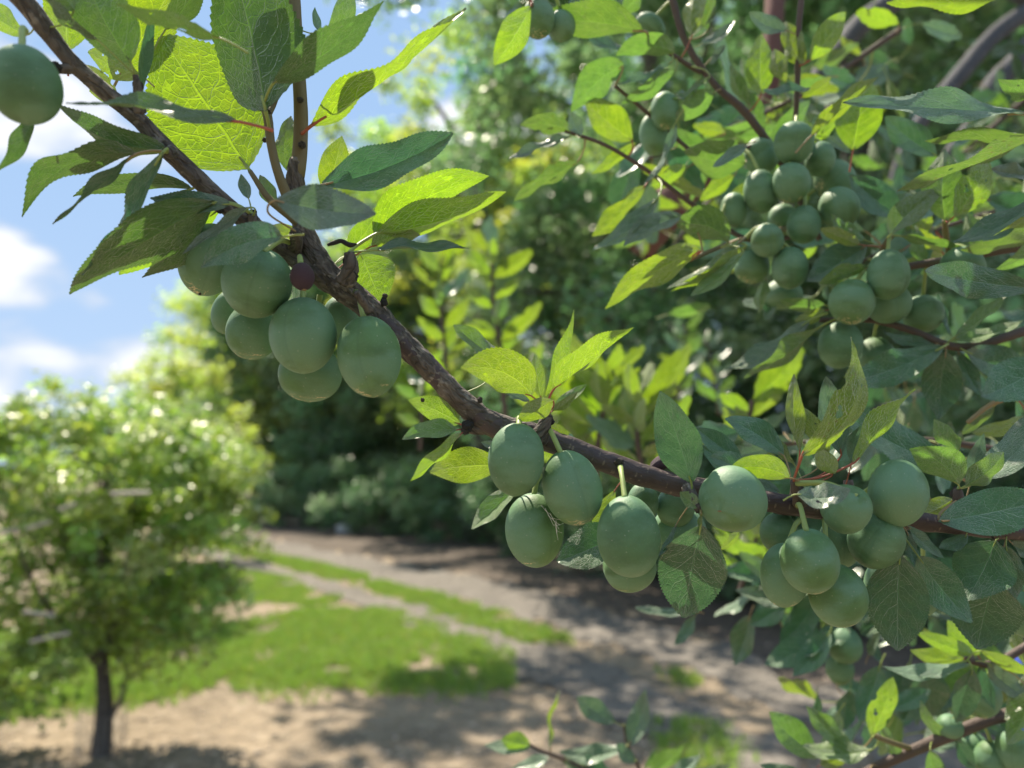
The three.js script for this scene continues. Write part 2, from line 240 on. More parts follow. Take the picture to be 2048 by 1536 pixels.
// ---------------------------------------------------------------- trees behind
function smallLeaf() { // a folded pointed leaf of unit length, eight faces
  const P = [0, 0, 0, 0, 0, 0.33, 0, 0.02, 0.7, 0, -0.03, 1, 0.24, 0.06, 0.3, 0.2, 0.06, 0.66, -0.24, 0.06, 0.3, -0.2, 0.06, 0.66], I = [0, 1, 4, 1, 2, 5, 1, 5, 4, 2, 3, 5, 0, 6, 1, 1, 6, 7, 1, 7, 2, 2, 7, 3];
  const g = new THREE.BufferGeometry(); g.setAttribute('position', new THREE.Float32BufferAttribute(P, 3)); g.setIndex(I); g.computeVertexNormals(); return g;
}
const farLeaf = smallLeaf();
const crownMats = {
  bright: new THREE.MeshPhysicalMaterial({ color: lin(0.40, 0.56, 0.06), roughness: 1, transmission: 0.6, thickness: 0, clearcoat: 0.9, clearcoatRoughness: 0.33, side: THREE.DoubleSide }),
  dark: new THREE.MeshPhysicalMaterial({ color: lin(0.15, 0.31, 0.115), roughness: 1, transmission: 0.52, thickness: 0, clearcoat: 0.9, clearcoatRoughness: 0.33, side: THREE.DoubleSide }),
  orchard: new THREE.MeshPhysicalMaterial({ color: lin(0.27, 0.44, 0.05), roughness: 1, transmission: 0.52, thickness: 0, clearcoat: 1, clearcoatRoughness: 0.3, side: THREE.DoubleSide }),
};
// blobs: [x, y, z, rx, ry, rz] relative to the foot; clumps of leaves fill the outer part of each blob
function crown(parent, blobs, { n, leaf, clumps, spread, mat, seed, shell = 0.5 }) {
  const r = rng(seed), g3 = () => (r() + r() + r() - 1.5) * 1.15, vol = blobs.map(b => b[3] * b[4] * b[5]), tot = vol.reduce((a, b) => a + b, 0), cl = [];
  blobs.forEach((b, k) => { const c = Math.max(2, Math.round(clumps * vol[k] / tot)); for (let i = 0; i < c; i++) { const d = V(g3(), g3(), g3()).normalize(), q = Math.pow(shell ** 3 + (1 - shell ** 3) * r(), 1 / 3); cl.push([V(b[0] + d.x * b[3] * q, b[1] + d.y * b[4] * q, b[2] + d.z * b[5] * q), spread * (0.6 + 0.8 * r()), 0.75 + 0.5 * r(), r()]); } });
  const m = new THREE.InstancedMesh(farLeaf, mat, n), M = new THREE.Matrix4(), Q = new THREE.Quaternion(), E = new THREE.Euler(), c = new THREE.Color();
  for (let i = 0; i < n; i++) {
    const [p, sp, tone, hue] = cl[Math.floor(r() * cl.length)], s = leaf * (0.65 + 0.7 * r());
    E.set((r() - 0.35) * 1.5, r() * 6.28, (r() - 0.5) * 1.6, 'YXZ'); Q.setFromEuler(E); M.compose(V(p.x + g3() * sp, Math.max(0.03, p.y + g3() * sp * 0.8), p.z + g3() * sp), Q, V(s, s, s)); m.setMatrixAt(i, M);
    const k = tone * (0.8 + 0.4 * r()); c.setRGB(k * (0.85 + 0.45 * hue), k, k * (0.8 + 0.4 * r())); m.setColorAt(i, c);
  }
  m.name = 'crown'; m.castShadow = m.receiveShadow = true; m.userData.kind = 'stuff'; parent.add(m); return cl.map(c => c[0]);
}
function bigTree(name, label, foot, h, blobs, o, group) {
  const t = thing(name, label, 'tree', foot, group), r = rng(o.seed + 500), R = o.trunk ?? h * 0.022;
  part(t, 'trunk', tube([V(0, -0.1, 0), V(0.1 * r(), h * 0.25, 0.1 * r()), V(0.2 * (r() - 0.5), h * 0.5, 0.2 * (r() - 0.5)), V(0.3 * (r() - 0.5), h * 0.82, 0)], [R * 1.25, R, R * 0.75, R * 0.25], { rad: 12, step: h * 0.04, rough: 0.12, freq: 6 }), bark[o.bark ?? 0]);
  const cl = crown(t, blobs, o);
  for (let i = 0; i < (o.limbs ?? 7); i++) { const c = cl[Math.floor(r() * cl.length)], y0 = Math.min(c.y * 0.75, h * (0.2 + 0.45 * r())); part(t, 'limb', tube([V(0, y0, 0), V(c.x * 0.45, mixf(y0, c.y, 0.45) + 0.05 * h, c.z * 0.45), c], [R * 0.5, R * 0.3, R * 0.08], { rad: 7, step: h * 0.05 }), bark[o.bark ?? 0]); }
  return t;
}
const GT = (px, py) => onGround(px, py);
const HEDGE = 'tall trees of the hedgerow';
// foot given by the line of sight to the ground; crowns lean over the track
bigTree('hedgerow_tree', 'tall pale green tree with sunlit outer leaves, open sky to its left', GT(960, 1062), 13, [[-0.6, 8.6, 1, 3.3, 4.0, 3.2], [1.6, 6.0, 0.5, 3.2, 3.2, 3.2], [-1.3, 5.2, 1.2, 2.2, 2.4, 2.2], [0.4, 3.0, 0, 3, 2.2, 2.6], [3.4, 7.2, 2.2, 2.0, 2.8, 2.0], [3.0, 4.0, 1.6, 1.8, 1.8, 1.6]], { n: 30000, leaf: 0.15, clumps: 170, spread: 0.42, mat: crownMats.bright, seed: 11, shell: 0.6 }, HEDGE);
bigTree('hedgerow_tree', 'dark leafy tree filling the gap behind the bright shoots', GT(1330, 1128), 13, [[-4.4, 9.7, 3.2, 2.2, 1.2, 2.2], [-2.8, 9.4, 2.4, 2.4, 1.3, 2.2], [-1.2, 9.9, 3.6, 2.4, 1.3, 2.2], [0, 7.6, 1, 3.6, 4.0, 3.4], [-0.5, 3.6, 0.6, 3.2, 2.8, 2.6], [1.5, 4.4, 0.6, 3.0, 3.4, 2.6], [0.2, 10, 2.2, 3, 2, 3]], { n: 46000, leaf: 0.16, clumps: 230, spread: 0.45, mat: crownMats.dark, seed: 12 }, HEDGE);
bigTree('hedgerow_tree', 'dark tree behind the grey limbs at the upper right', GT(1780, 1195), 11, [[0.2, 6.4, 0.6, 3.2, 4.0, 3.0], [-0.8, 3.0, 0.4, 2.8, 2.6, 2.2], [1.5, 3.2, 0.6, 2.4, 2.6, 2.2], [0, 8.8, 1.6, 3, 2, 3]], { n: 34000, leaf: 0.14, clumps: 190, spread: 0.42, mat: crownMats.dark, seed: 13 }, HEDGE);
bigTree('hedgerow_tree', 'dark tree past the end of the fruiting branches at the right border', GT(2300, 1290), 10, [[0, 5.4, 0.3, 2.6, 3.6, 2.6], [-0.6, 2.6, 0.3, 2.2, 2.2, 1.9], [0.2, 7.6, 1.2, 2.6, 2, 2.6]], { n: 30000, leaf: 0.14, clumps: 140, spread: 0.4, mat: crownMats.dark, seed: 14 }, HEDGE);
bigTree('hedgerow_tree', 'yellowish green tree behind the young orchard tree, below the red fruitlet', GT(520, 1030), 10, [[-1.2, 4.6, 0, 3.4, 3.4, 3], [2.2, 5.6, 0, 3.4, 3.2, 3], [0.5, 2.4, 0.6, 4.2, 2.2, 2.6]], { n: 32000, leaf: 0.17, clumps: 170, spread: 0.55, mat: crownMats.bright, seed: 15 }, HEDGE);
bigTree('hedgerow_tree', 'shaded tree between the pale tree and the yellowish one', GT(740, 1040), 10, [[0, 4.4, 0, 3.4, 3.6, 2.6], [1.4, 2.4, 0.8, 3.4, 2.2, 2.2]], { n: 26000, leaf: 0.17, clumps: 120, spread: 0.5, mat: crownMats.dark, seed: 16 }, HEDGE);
// woodland behind the hedgerow
[[560, 27, 9, 'far wood tree, low at the left end behind the yellowish tree'], [900, 24, 13, 'far wood tree behind the pale tree'], [1180, 22, 15, 'far wood tree behind the tallest sunlit shoots'], [1500, 19, 15, 'far wood tree behind the dense plum cluster'], [1850, 16.5, 14, 'far wood tree behind the grey limbs'], [2250, 14, 13, 'far wood tree beyond the right border'], [700, 30, 10, 'far wood tree behind the shaded hedgerow tree']].forEach(([px, d, h, label], i) => {
  const p = at(px, 940, d); p.y = 0;
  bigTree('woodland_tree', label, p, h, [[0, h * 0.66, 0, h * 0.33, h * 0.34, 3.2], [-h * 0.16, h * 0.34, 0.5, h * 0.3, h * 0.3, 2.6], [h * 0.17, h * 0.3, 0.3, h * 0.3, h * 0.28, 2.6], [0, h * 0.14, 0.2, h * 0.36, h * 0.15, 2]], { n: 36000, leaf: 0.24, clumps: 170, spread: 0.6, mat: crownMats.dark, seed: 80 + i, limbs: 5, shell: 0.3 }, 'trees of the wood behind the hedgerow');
});
// dark low hedge along the litter
[[600, 1054, 'where the track bends out of view'], [760, 1070, 'above the pale stone at the track edge'], [930, 1086, 'behind the lowest leaf of the middle spur'], [1100, 1112, 'behind the middle plums'], [1290, 1150, 'right of the middle plums'], [1500, 1200, 'behind the four-plum cluster'], [1760, 1262, 'behind the hanging dark leaves']].forEach(([px, py, where], i) => {
  const f = GT(px, py), t = thing('hedge_shrub', `dense dark hedge shrub ${where}`, 'shrub', f, 'shrubs along the foot of the hedgerow'), k = -f.z / 14;
  part(t, 'stem', tube([V(0, -0.05, 0), V(0.05, 0.5, 0), V(-0.05, 1.0, 0.05)], [0.05, 0.04, 0.02], { rad: 8, step: 0.1 }), bark[0]);
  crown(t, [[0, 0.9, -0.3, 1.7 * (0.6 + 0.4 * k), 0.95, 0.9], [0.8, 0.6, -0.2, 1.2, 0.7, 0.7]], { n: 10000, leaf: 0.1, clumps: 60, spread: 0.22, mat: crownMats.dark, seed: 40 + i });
});
function orchardTree(label, foot, h, blobs, o) {
  const t = thing('orchard_tree', label, 'tree', foot, 'young orchard trees'), r = rng(o.seed), R = o.trunk;
  part(t, 'trunk', tube([V(0, -0.05, 0), V(0.01, h * 0.12, 0), V(-0.02, h * 0.3, 0.02), V(-0.06, h * 0.6, 0), V(-0.05, h * 0.9, 0)], [R * 1.3, R, R * 0.8, R * 0.5, R * 0.15], { rad: 12, step: 0.04, rough: 0.12, freq: 18 }), bark[0]);
  const cl = crown(t, blobs, o);
  for (let i = 0; i < o.limbs; i++) { const c = cl[Math.floor(r() * cl.length)], y0 = h * (0.16 + 0.4 * r()); part(t, 'limb', tube([V(-0.02, y0, 0), V(c.x * 0.6, mixf(y0, c.y, 0.4), c.z * 0.6), c], [R * 0.4, R * 0.25, R * 0.06], { rad: 7, step: 0.06 }), bark[0]); }
  return t;
}
{
  const f = GT(200, 1508);
  const t = orchardTree('young orchard tree with wire guard round its slim trunk', f, 2.0, [[-0.10, 1.45, 0, 0.85, 0.45, 0.7], [0.35, 1.2, 0.1, 0.48, 0.55, 0.5], [-0.65, 1.0, 0.1, 0.5, 0.7, 0.55], [0.05, 0.95, -0.1, 0.6, 0.45, 0.5], [0.15, 0.7, 0, 0.42, 0.3, 0.35], [0.55, 0.82, 0.1, 0.3, 0.3, 0.3], [-0.12, 0.62, 0.1, 0.3, 0.26, 0.3], [-0.55, 0.42, 0.1, 0.45, 0.28, 0.4], [-0.3, 1.75, 0, 0.5, 0.3, 0.4]], { n: 20000, leaf: 0.055, clumps: 400, spread: 0.085, mat: crownMats.orchard, seed: 61, limbs: 18, trunk: 0.042, shell: 0.35 });
  part(t, 'side_stem', tube([V(0.03, 0.16, 0.02), V(0.11, 0.3, 0.02), V(0.13, 0.55, 0)], [0.016, 0.013, 0.01], { rad: 8, step: 0.03 }), bark[0]);
  // pale limb spreader sticks wedged between the limbs
  for (const [x1, y1, x2, y2] of [[222, 988, 300, 986], [0, 1064, 40, 1060], [52, 1058, 102, 1044], [118, 1020, 152, 1008], [46, 1224, 110, 1232], [60, 1284, 140, 1266]]) part(t, 'spreader_stick', tube([at(x1, y1, 3.55).sub(f), at((x1 + x2) / 2, (y1 + y2) / 2 - 1, 3.56).sub(f), at(x2, y2, 3.58).sub(f)], [0.009, 0.009, 0.009], { rad: 6, step: 0.05 }), std({ color: lin(0.40, 0.36, 0.31), roughness: 0.7 }));
  // wire mesh guard round the foot of the trunk
  const wires = []; for (let k = 0; k < 20; k++) { const a = k / 20 * 6.283; wires.push(tube([V(Math.cos(a) * 0.12, 0, Math.sin(a) * 0.12), V(Math.cos(a) * 0.122, 0.1, Math.sin(a) * 0.122), V(Math.cos(a) * 0.12, 0.22, Math.sin(a) * 0.12)], [0.0012, 0.0012, 0.0012], { rad: 4, step: 0.1, cap: false })); }
  for (let k = 0; k < 10; k++) { const g = new THREE.TorusGeometry(0.12, 0.0012, 4, 24); g.rotateX(Math.PI / 2); g.translate(0, 0.02 + k * 0.021, 0); wires.push(g); }
  part(t, 'wire_guard', mergeGeometries(wires.map(w => { const q = w.toNonIndexed(); return q; })), std({ color: lin(0.35, 0.34, 0.33), roughness: 0.5, metalness: 0.8 }));
  orchardTree('second young orchard tree, just behind the one with the wire guard', GT(270, 1240), 2.4, [[0.1, 1.75, 0, 0.75, 0.6, 0.7], [0.35, 1.15, 0, 0.65, 0.55, 0.6], [-0.5, 1.3, 0, 0.6, 0.6, 0.6]], { n: 9000, leaf: 0.065, clumps: 170, spread: 0.11, mat: crownMats.orchard, seed: 62, limbs: 12, trunk: 0.05, shell: 0.35 });
  orchardTree('third, tallest young tree of the row, with loose yellow-green top', GT(330, 1120), 4.2, [[0.1, 2.9, 0, 0.9, 1.0, 0.9], [0.7, 1.9, 0, 0.95, 0.9, 0.9], [-0.5, 1.9, 0, 0.8, 0.8, 0.8]], { n: 9000, leaf: 0.085, clumps: 170, spread: 0.16, mat: crownMats.bright, seed: 63, limbs: 12, trunk: 0.06, shell: 0.3 });
}
[[-2.6, 3.4, 3.6, 'unseen orchard tree added behind the camera to dim the front fill, left one'], [1.2, 4.0, 4.0, 'unseen orchard tree added behind the camera to dim the front fill, middle one'], [4.6, 3.2, 3.6, 'unseen orchard tree added behind the camera to dim the front fill, right one']].forEach(([x, z, h, label], i) => bigTree('added_blocker_tree', label, V(x, 0, z), h, [[0, h * 0.62, 0, 1.7, h * 0.3, 1.4], [0.7, h * 0.4, 0, 1.5, h * 0.24, 1.2], [-0.8, h * 0.42, 0.2, 1.5, h * 0.24, 1.2]], { n: 9000, leaf: 0.09, clumps: 130, spread: 0.2, mat: crownMats.dark, seed: 95 + i, limbs: 7, trunk: 0.09, shell: 0.35 }, 'unseen trees added behind the camera to dim the front fill'));  // unseen trees, added to block sky light on the camera-facing sides
{ // blue drum glimpsed behind the lowest leaves
  const t = thing('plastic_drum', 'blue plastic drum glimpsed behind leaves at the lower right corner', 'drum', V(1.83, 0, -2.42)), m = new THREE.MeshPhysicalMaterial({ color: lin(0.02, 0.05, 0.32), roughness: 0.45, clearcoat: 0.2 });
  part(t, 'barrel', new THREE.LatheGeometry([[0, 0], [0.25, 0], [0.28, 0.03], [0.285, 0.28], [0.295, 0.3], [0.285, 0.32], [0.285, 0.6], [0.295, 0.62], [0.285, 0.64], [0.28, 0.86], [0.25, 0.9]].map(p => new THREE.Vector2(...p)), 40), m);
  part(t, 'lid', new THREE.LatheGeometry([[0, 0.93], [0.24, 0.93], [0.27, 0.925], [0.275, 0.9], [0.262, 0.885]].map(p => new THREE.Vector2(...p)), 40), m);
  part(t, 'bung', new THREE.CylinderGeometry(0.03, 0.03, 0.02, 16).translate(0.14, 0.941, 0), m);
}
{ const p = onGround(688, 1066), g = new THREE.IcosahedronGeometry(0.16, 3), q = g.attributes.position; for (let i = 0; i < q.count; i++) { const k = 0.7 + 0.6 * fbm(q.getX(i) * 9 + 3, q.getY(i) * 9, q.getZ(i) * 9, 3); q.setXYZ(i, q.getX(i) * k * 1.3, q.getY(i) * k, q.getZ(i) * k); } g.computeVertexNormals(); const m = part(scene, 'stone', g, std({ color: lin(0.5, 0.5, 0.52), roughness: 0.9 })); m.position.set(p.x, 0.08, p.z); m.userData = { label: 'pale stone lying at the far edge of the track', category: 'stone' }; }

// ---------------------------------------------------------------- the plum tree in front: branches, leaves, fruit
// one leaf: blade from base to tip, width w (share of the length), turned by roll degrees about its own axis:
// 0 shows the upper side to the photographer, 90 lies edge on with the upper side up, 180 shows the underside
let leafCount = 0;
function leafBlade(base, tip, { w = 0.45, roll = 120, fold = 14, curl = 0.05, bow = 0, twist = 0, wave = 0.02, teeth = 26, seed = 1 }) {
  const r = rng(seed * 7919 + 3), axis = tip.clone().sub(base), L = axis.length(); axis.normalize();
  const mid = base.clone().add(tip).multiplyScalar(0.5), c = EYEV.clone().sub(mid); c.addScaledVector(axis, -c.dot(axis)).normalize();
  const u = axis.clone().cross(c); if (Math.abs(u.dot(UPV)) > 0.25 ? u.dot(UPV) < 0 : u.dot(RIGHT) < 0) u.negate();
  const ro = roll * Math.PI / 180, nrm = c.clone().multiplyScalar(Math.cos(ro)).addScaledVector(u, Math.sin(ro)), sideB = UPV.clone().addScaledVector(axis, -UPV.dot(axis)).addScaledVector(c, -UPV.dot(c)); if (sideB.lengthSq() < 0.03) sideB.copy(RIGHT).addScaledVector(axis, -RIGHT.dot(axis)); sideB.normalize();
  const n = teeth * 2, cols = [-1, -0.68, -0.34, -0.02, 0.02, 0.34, 0.68, 1], P = [], U = [], I = [], ph = [r() * 6, r() * 6], fr = [7 + 5 * r(), 7 + 5 * r()], wav = wave * (0.6 + 0.8 * r()), skew = 0.94 + 0.12 * r(), lop = 1 + 0.12 * (r() - 0.5), pw = 0.7 + 0.2 * r(), pt = 0.84 + 0.24 * r(), pm = pw / (pw + pt), pk = Math.pow(pm, pw) * Math.pow(1 - pm, pt);
  for (let i = 0; i <= n; i++) {
    const t = i / n, b = 4 * t * (1 - t), db = 4 - 8 * t;
    const T = axis.clone().addScaledVector(nrm, curl * db).addScaledVector(sideB, bow * db).normalize();
    let N = nrm.clone().addScaledVector(T, -nrm.dot(T)).normalize(); const tw = twist * Math.PI / 180 * (t - 0.3); N.applyAxisAngle(T, tw); const S = T.clone().cross(N);
    const p = axis.clone().multiplyScalar(t * L).addScaledVector(nrm, curl * L * b).addScaledVector(sideB, bow * L * b);
    const prof = Math.pow(Math.max(t, 1e-4), pw) * Math.pow(Math.max(1 - t, 1e-4), pt) / pk, f = fold * Math.PI / 180 * (1 - 0.4 * t);
    cols.forEach((s, k) => {
      const a = Math.abs(s), edge = a === 1 ? (i % 2 ? 1.02 : 0.972) : 1, half = w * L * 0.5 * prof * (s > 0 ? lop : 2 - lop) * edge;
      const q = p.clone().addScaledVector(S, s * half * Math.cos(f)).addScaledVector(N, a * half * Math.sin(f) * (1.25 - 0.5 * a) + wav * L * a * a * prof * Math.sin(fr[s > 0 ? 1 : 0] * t + ph[s > 0 ? 1 : 0]) + (teeth > 12 ? 0.007 : 0) * L * a * (1 - a) * 4 * Math.sin((t * 5.6 - 1.3 * a + (s > 0 ? 0 : 0.45)) * 6.283));
      if (a === 1 && i % 2) q.addScaledVector(T, L / n * 0.7);
      P.push(q.x, q.y, q.z); U.push(0.5 + 0.5 * s, t);
    });
  }
  for (let i = 0; i < n; i++) for (let j = 0; j < 7; j++) { const a = i * 8 + j, b = a + 8; I.push(a, a + 1, b, a + 1, b + 1, b); }
  const g = new THREE.BufferGeometry(); g.setAttribute('position', new THREE.Float32BufferAttribute(P, 3)); g.setAttribute('uv', new THREE.Float32BufferAttribute(U, 2)); g.setIndex(I); g.computeVertexNormals();
  return { g, axis, L };
}
class Branch { // a woody piece with twigs and leaves; paths are lists of [px, py, depth, half width in px]
  constructor(name, label, anchor, depth, group) { this.o = thing(name, label, 'branch', anchor, group); this.a = anchor.clone(); this.depth = depth; this.samples = []; }
  wood(name, path, mat, { rough = 0.1, rad = 14, step = 0.004, freq = 90, reach = true } = {}) {
    const pts = path.map(p => at(p[0], p[1], p[2])), rr = path.map(p => p[3] * p[2] / FPX);
    const m = part(this.o, name, tube(pts, rr, { rad, step, rough, freq, origin: this.a, seed: pts.length }), mat);
    if (reach) { const c = new THREE.CatmullRomCurve3(pts, false, 'centripetal'); for (let i = 0; i <= 40; i++) this.samples.push(c.getPoint(i / 40)); }
    return m;
  }
  nearest(p) { let b = null, bd = 9; for (const s of this.samples) { const d = s.distanceTo(p); if (d < bd) { bd = d; b = s; } } return [b, bd]; }
  leaf(bx, by, tx, ty, w, roll, kind, o = {}) {
    leafCount++; const r = rng(leafCount * 131 + 7), d0 = typeof this.depth === 'function' ? this.depth(bx, by) : this.depth, d = o.d ?? d0 + (r() - 0.5) * 0.012, d1 = o.d1 ?? d + (o.dt ?? 0) + (r() - 0.5) * 0.014;
    const base = at(bx, by, d), tip = at(tx, ty, d1), { g, axis, L } = leafBlade(base, tip, { w, roll, fold: (o.fold ?? 12 + 20 * r()) + 4, curl: o.curl ?? -0.04 - 0.11 * r(), bow: o.bow ?? 0, twist: o.twist ?? (r() - 0.5) * 50, wave: o.wave ?? 0.025 + 0.03 * r(), teeth: o.teeth ?? 26, seed: leafCount });
    const mk = o.map ?? (kind === 'y' ? (r() < 0.12 ? 3 : 0) : kind === 'm' || kind === 'k' ? [0, 1, 0, 1, 4, 3][Math.floor(r() * 6)] : [1, 1, 2][Math.floor(r() * 3)]);
    const m = part(this.o, 'leaf', g, leafMat(kind, Math.floor(r() * 3), mk, r() < 0.5 ? 0 : 1)); m.position.copy(base).sub(this.a);
    let [s, sd] = this.nearest(base); const max = o.reach ?? 0.03; if (!s || sd > max) s = base.clone().addScaledVector(axis, -Math.min(0.012, L * 0.25)).add(V(0, -0.002, 0));
    const midp = base.clone().lerp(s, 0.45).addScaledVector(axis, -0.12 * base.distanceTo(s)), rp = clamp(L * 0.011, 0.0003, 0.00075);
    part(m, 'petiole', tube([s.clone().sub(base), midp.sub(base), axis.clone().multiplyScalar(L * 0.02), axis.clone().multiplyScalar(L * 0.1).addScaledVector(V(0, 1, 0), -rp)], [rp * 1.25, rp, rp, rp * 0.7], { rad: 6, step: 0.003 }), petioleMats[o.stalk ?? (kind === 'y' && r() < 0.6 ? 'red' : r() < 0.3 ? 'tan' : 'green')]);
    return m;
  }
  leaves(rows) { for (const r of rows) this.leaf(...r); }
}
const pl = (x, knots) => { for (let i = 1; i < knots.length; i++) if (x <= knots[i][0]) return mixf(knots[i - 1][1], knots[i][1], clamp((x - knots[i - 1][0]) / (knots[i][0] - knots[i - 1][0]))); return knots.at(-1)[1]; };
const mainDepth = x => pl(x, [[-200, 0.262], [0, 0.27], [300, 0.302], [600, 0.326], [1000, 0.332], [1400, 0.334], [2048, 0.352], [2400, 0.37]]);
const MD = (rows) => rows.map(([x, y, r, o = 0]) => [x, y, mainDepth(x) + o, r]);

// --- the sharp branch running across the picture
const main = new Branch('plum_branch', 'sharp brown plum branch slanting across the middle with large green plums', at(1060, 870, 0.334), mainDepth);
main.wood('stem', MD([[640, 548, 20], [690, 580, 24], [745, 624, 23.5], [800, 680, 22], [865, 742, 21], [930, 808, 22], [985, 848, 25], [1060, 868, 24], [1125, 890, 21.5], [1200, 920, 22], [1300, 955, 23], [1400, 978, 23], [1540, 1004, 21], [1640, 1018, 21], [1760, 1032, 20], [1850, 1044, 18.5], [1950, 1056, 17], [2060, 1064, 17], [2250, 1050, 22], [2500, 980, 32]]), bark[1], { rough: 0.16, rad: 22, step: 0.0022, freq: 150 });
main.wood('old_wood', MD([[628, 538, 26], [690, 580, 26], [745, 624, 24.6], [800, 680, 23], [865, 742, 22], [930, 808, 23], [985, 848, 26], [1040, 864, 25.4], [1075, 872, 22.5]]), bark[0], { rough: 0.2, rad: 26, step: 0.0018, freq: 220, reach: false });
main.wood('side_branch', MD([[-160, -260, 24], [-40, -90, 21], [62, 20, 20], [130, 108, 16.5], [205, 180, 16], [270, 232, 16], [335, 300, 17.5], [400, 362, 17.5], [465, 422, 18], [515, 458, 18.5], [577, 508, 18], [620, 538, 21], [665, 562, 24]]), bark[0], { rough: 0.18, rad: 20, step: 0.0024, freq: 170 });
main.wood('shoot', MD([[578, -160, 12], [586, -30, 13], [591, 60, 13.5], [598, 150, 13.5], [602, 240, 14.5], [598, 320, 15], [592, 352, 17]]), greenTwigMat, { rough: 0.08, rad: 14 });
main.wood('shoot_base', MD([[594, 318, 14], [590, 350, 18], [590, 385, 20], [597, 425, 18], [612, 470, 20], [640, 525, 24], [680, 572, 24]]), bark[0], { rough: 0.24, rad: 18, step: 0.002, freq: 240 });
main.wood('twig', MD([[582, 412, 12, -0.004], [556, 346, 9.5, -0.006], [541, 282, 9, -0.006], [534, 228, 9.5, -0.004], [516, 190, 5.5], [494, 128, 4]]), greenTwigMat, { rough: 0.1, rad: 10, freq: 260 });
main.wood('twig', MD([[536, 230, 7, -0.004], [549, 205, 5.5], [562, 165, 4.5]]), greenTwigMat, { rad: 8 });
main.wood('twig', MD([[604, 455, 10], [585, 436, 9, -0.003], [540, 400, 7.5, -0.004], [500, 342, 4.5, -0.002]]), greenTwigMat, { rad: 9 });
// short fruiting spurs
for (const s of [[[985, 850, 20], [955, 856, 14], [935, 856, 10]], [[1075, 880, 22, -0.006], [1088, 855, 15, -0.008], [1094, 832, 10, -0.008]], [[1600, 1008, 14, -0.008], [1594, 985, 11, -0.012], [1588, 962, 8, -0.014]], [[690, 565, 20, -0.01], [702, 530, 15, -0.014], [698, 505, 10, -0.014]], [[520, 462, 16, -0.008], [508, 440, 11, -0.012], [504, 428, 8, -0.012]], [[590, 500, 16], [592, 474, 12, -0.012], [590, 462, 9, -0.016]], [[345, 305, 14, -0.005], [334, 304, 10, -0.01]], [[280, 225, 12, -0.006], [276, 182, 9, -0.01], [270, 150, 5, -0.01]], [[150, 135, 12], [120, 138, 11], [108, 132, 8]], [[1375, 975, 12, -0.012], [1396, 1010, 11, -0.024], [1402, 1020, 7, -0.027]], [[1700, 1010, 12, 0.01], [1696, 960, 9, 0.012]], [[1930, 1050, 14, -0.01], [1918, 1000, 11, -0.014], [1915, 978, 8, -0.014]], [[1990, 1058, 9, -0.01], [1996, 1076, 6, -0.014]], [[740, 620, 12, -0.022], [712, 585, 6, -0.03]]]) main.wood('spur', MD(s), s[0][0] > 1500 ? twigMat : bark[0], { rough: 0.26, rad: 10, step: 0.0015, freq: 400 });
// buds and bark knobs
{
  const knob = (k => { const g = new THREE.IcosahedronGeometry(1, 2), q = g.attributes.position; for (let i = 0; i < q.count; i++) { const s = 0.6 + 0.9 * fbm(q.getX(i) * 2.2 + k, q.getY(i) * 2.2, q.getZ(i) * 2.2, 3); q.setXYZ(i, q.getX(i) * s, q.getY(i) * s, q.getZ(i) * s); } g.computeVertexNormals(); return g; });
  const K = [knob(1), knob(5), knob(9)];
  [[768, 604, 7, 1.4], [770, 592, 5, 1], [704, 545, 7, 1], [712, 552, 5, 1], [960, 800, 5, 1.3], [845, 800, 4, 1], [935, 852, 11, 1], [930, 862, 8, 1], [1094, 836, 11, 0.9], [1102, 843, 7, 1], [1238, 925, 9, 0.8], [1240, 938, 7, 0.8], [505, 428, 9, 1], [588, 470, 9, 1], [597, 478, 7, 1], [699, 520, 13, 1], [335, 306, 8, 1], [276, 170, 9, 1], [110, 134, 11, 1], [1594, 975, 12, 1], [1400, 1014, 12, 0.9], [1596, 1000, 8, 0.8], [530, 280, 5, 1], [536, 224, 6, 1], [516, 192, 5, 1], [1912, 985, 10, 1.1], [1992, 1072, 9, 1], [1880, 1120, 1, 1], [600, 200, 6, 1], [604, 290, 7, 1], [440, 420, 7, 1], [400, 588, 2.6, 1]].forEach(([x, y, r, st], i) => { const d = mainDepth(x) - 0.007; const m = part(main.o, 'bud', K[i % 3], i % 3 ? bark[0] : blackMat); const s = r * d / FPX; m.scale.set(s, s * st, s); m.position.copy(at(x, y, d + 0.002)).sub(main.a); m.rotation.set(i, i * 2, i * 3); });
}
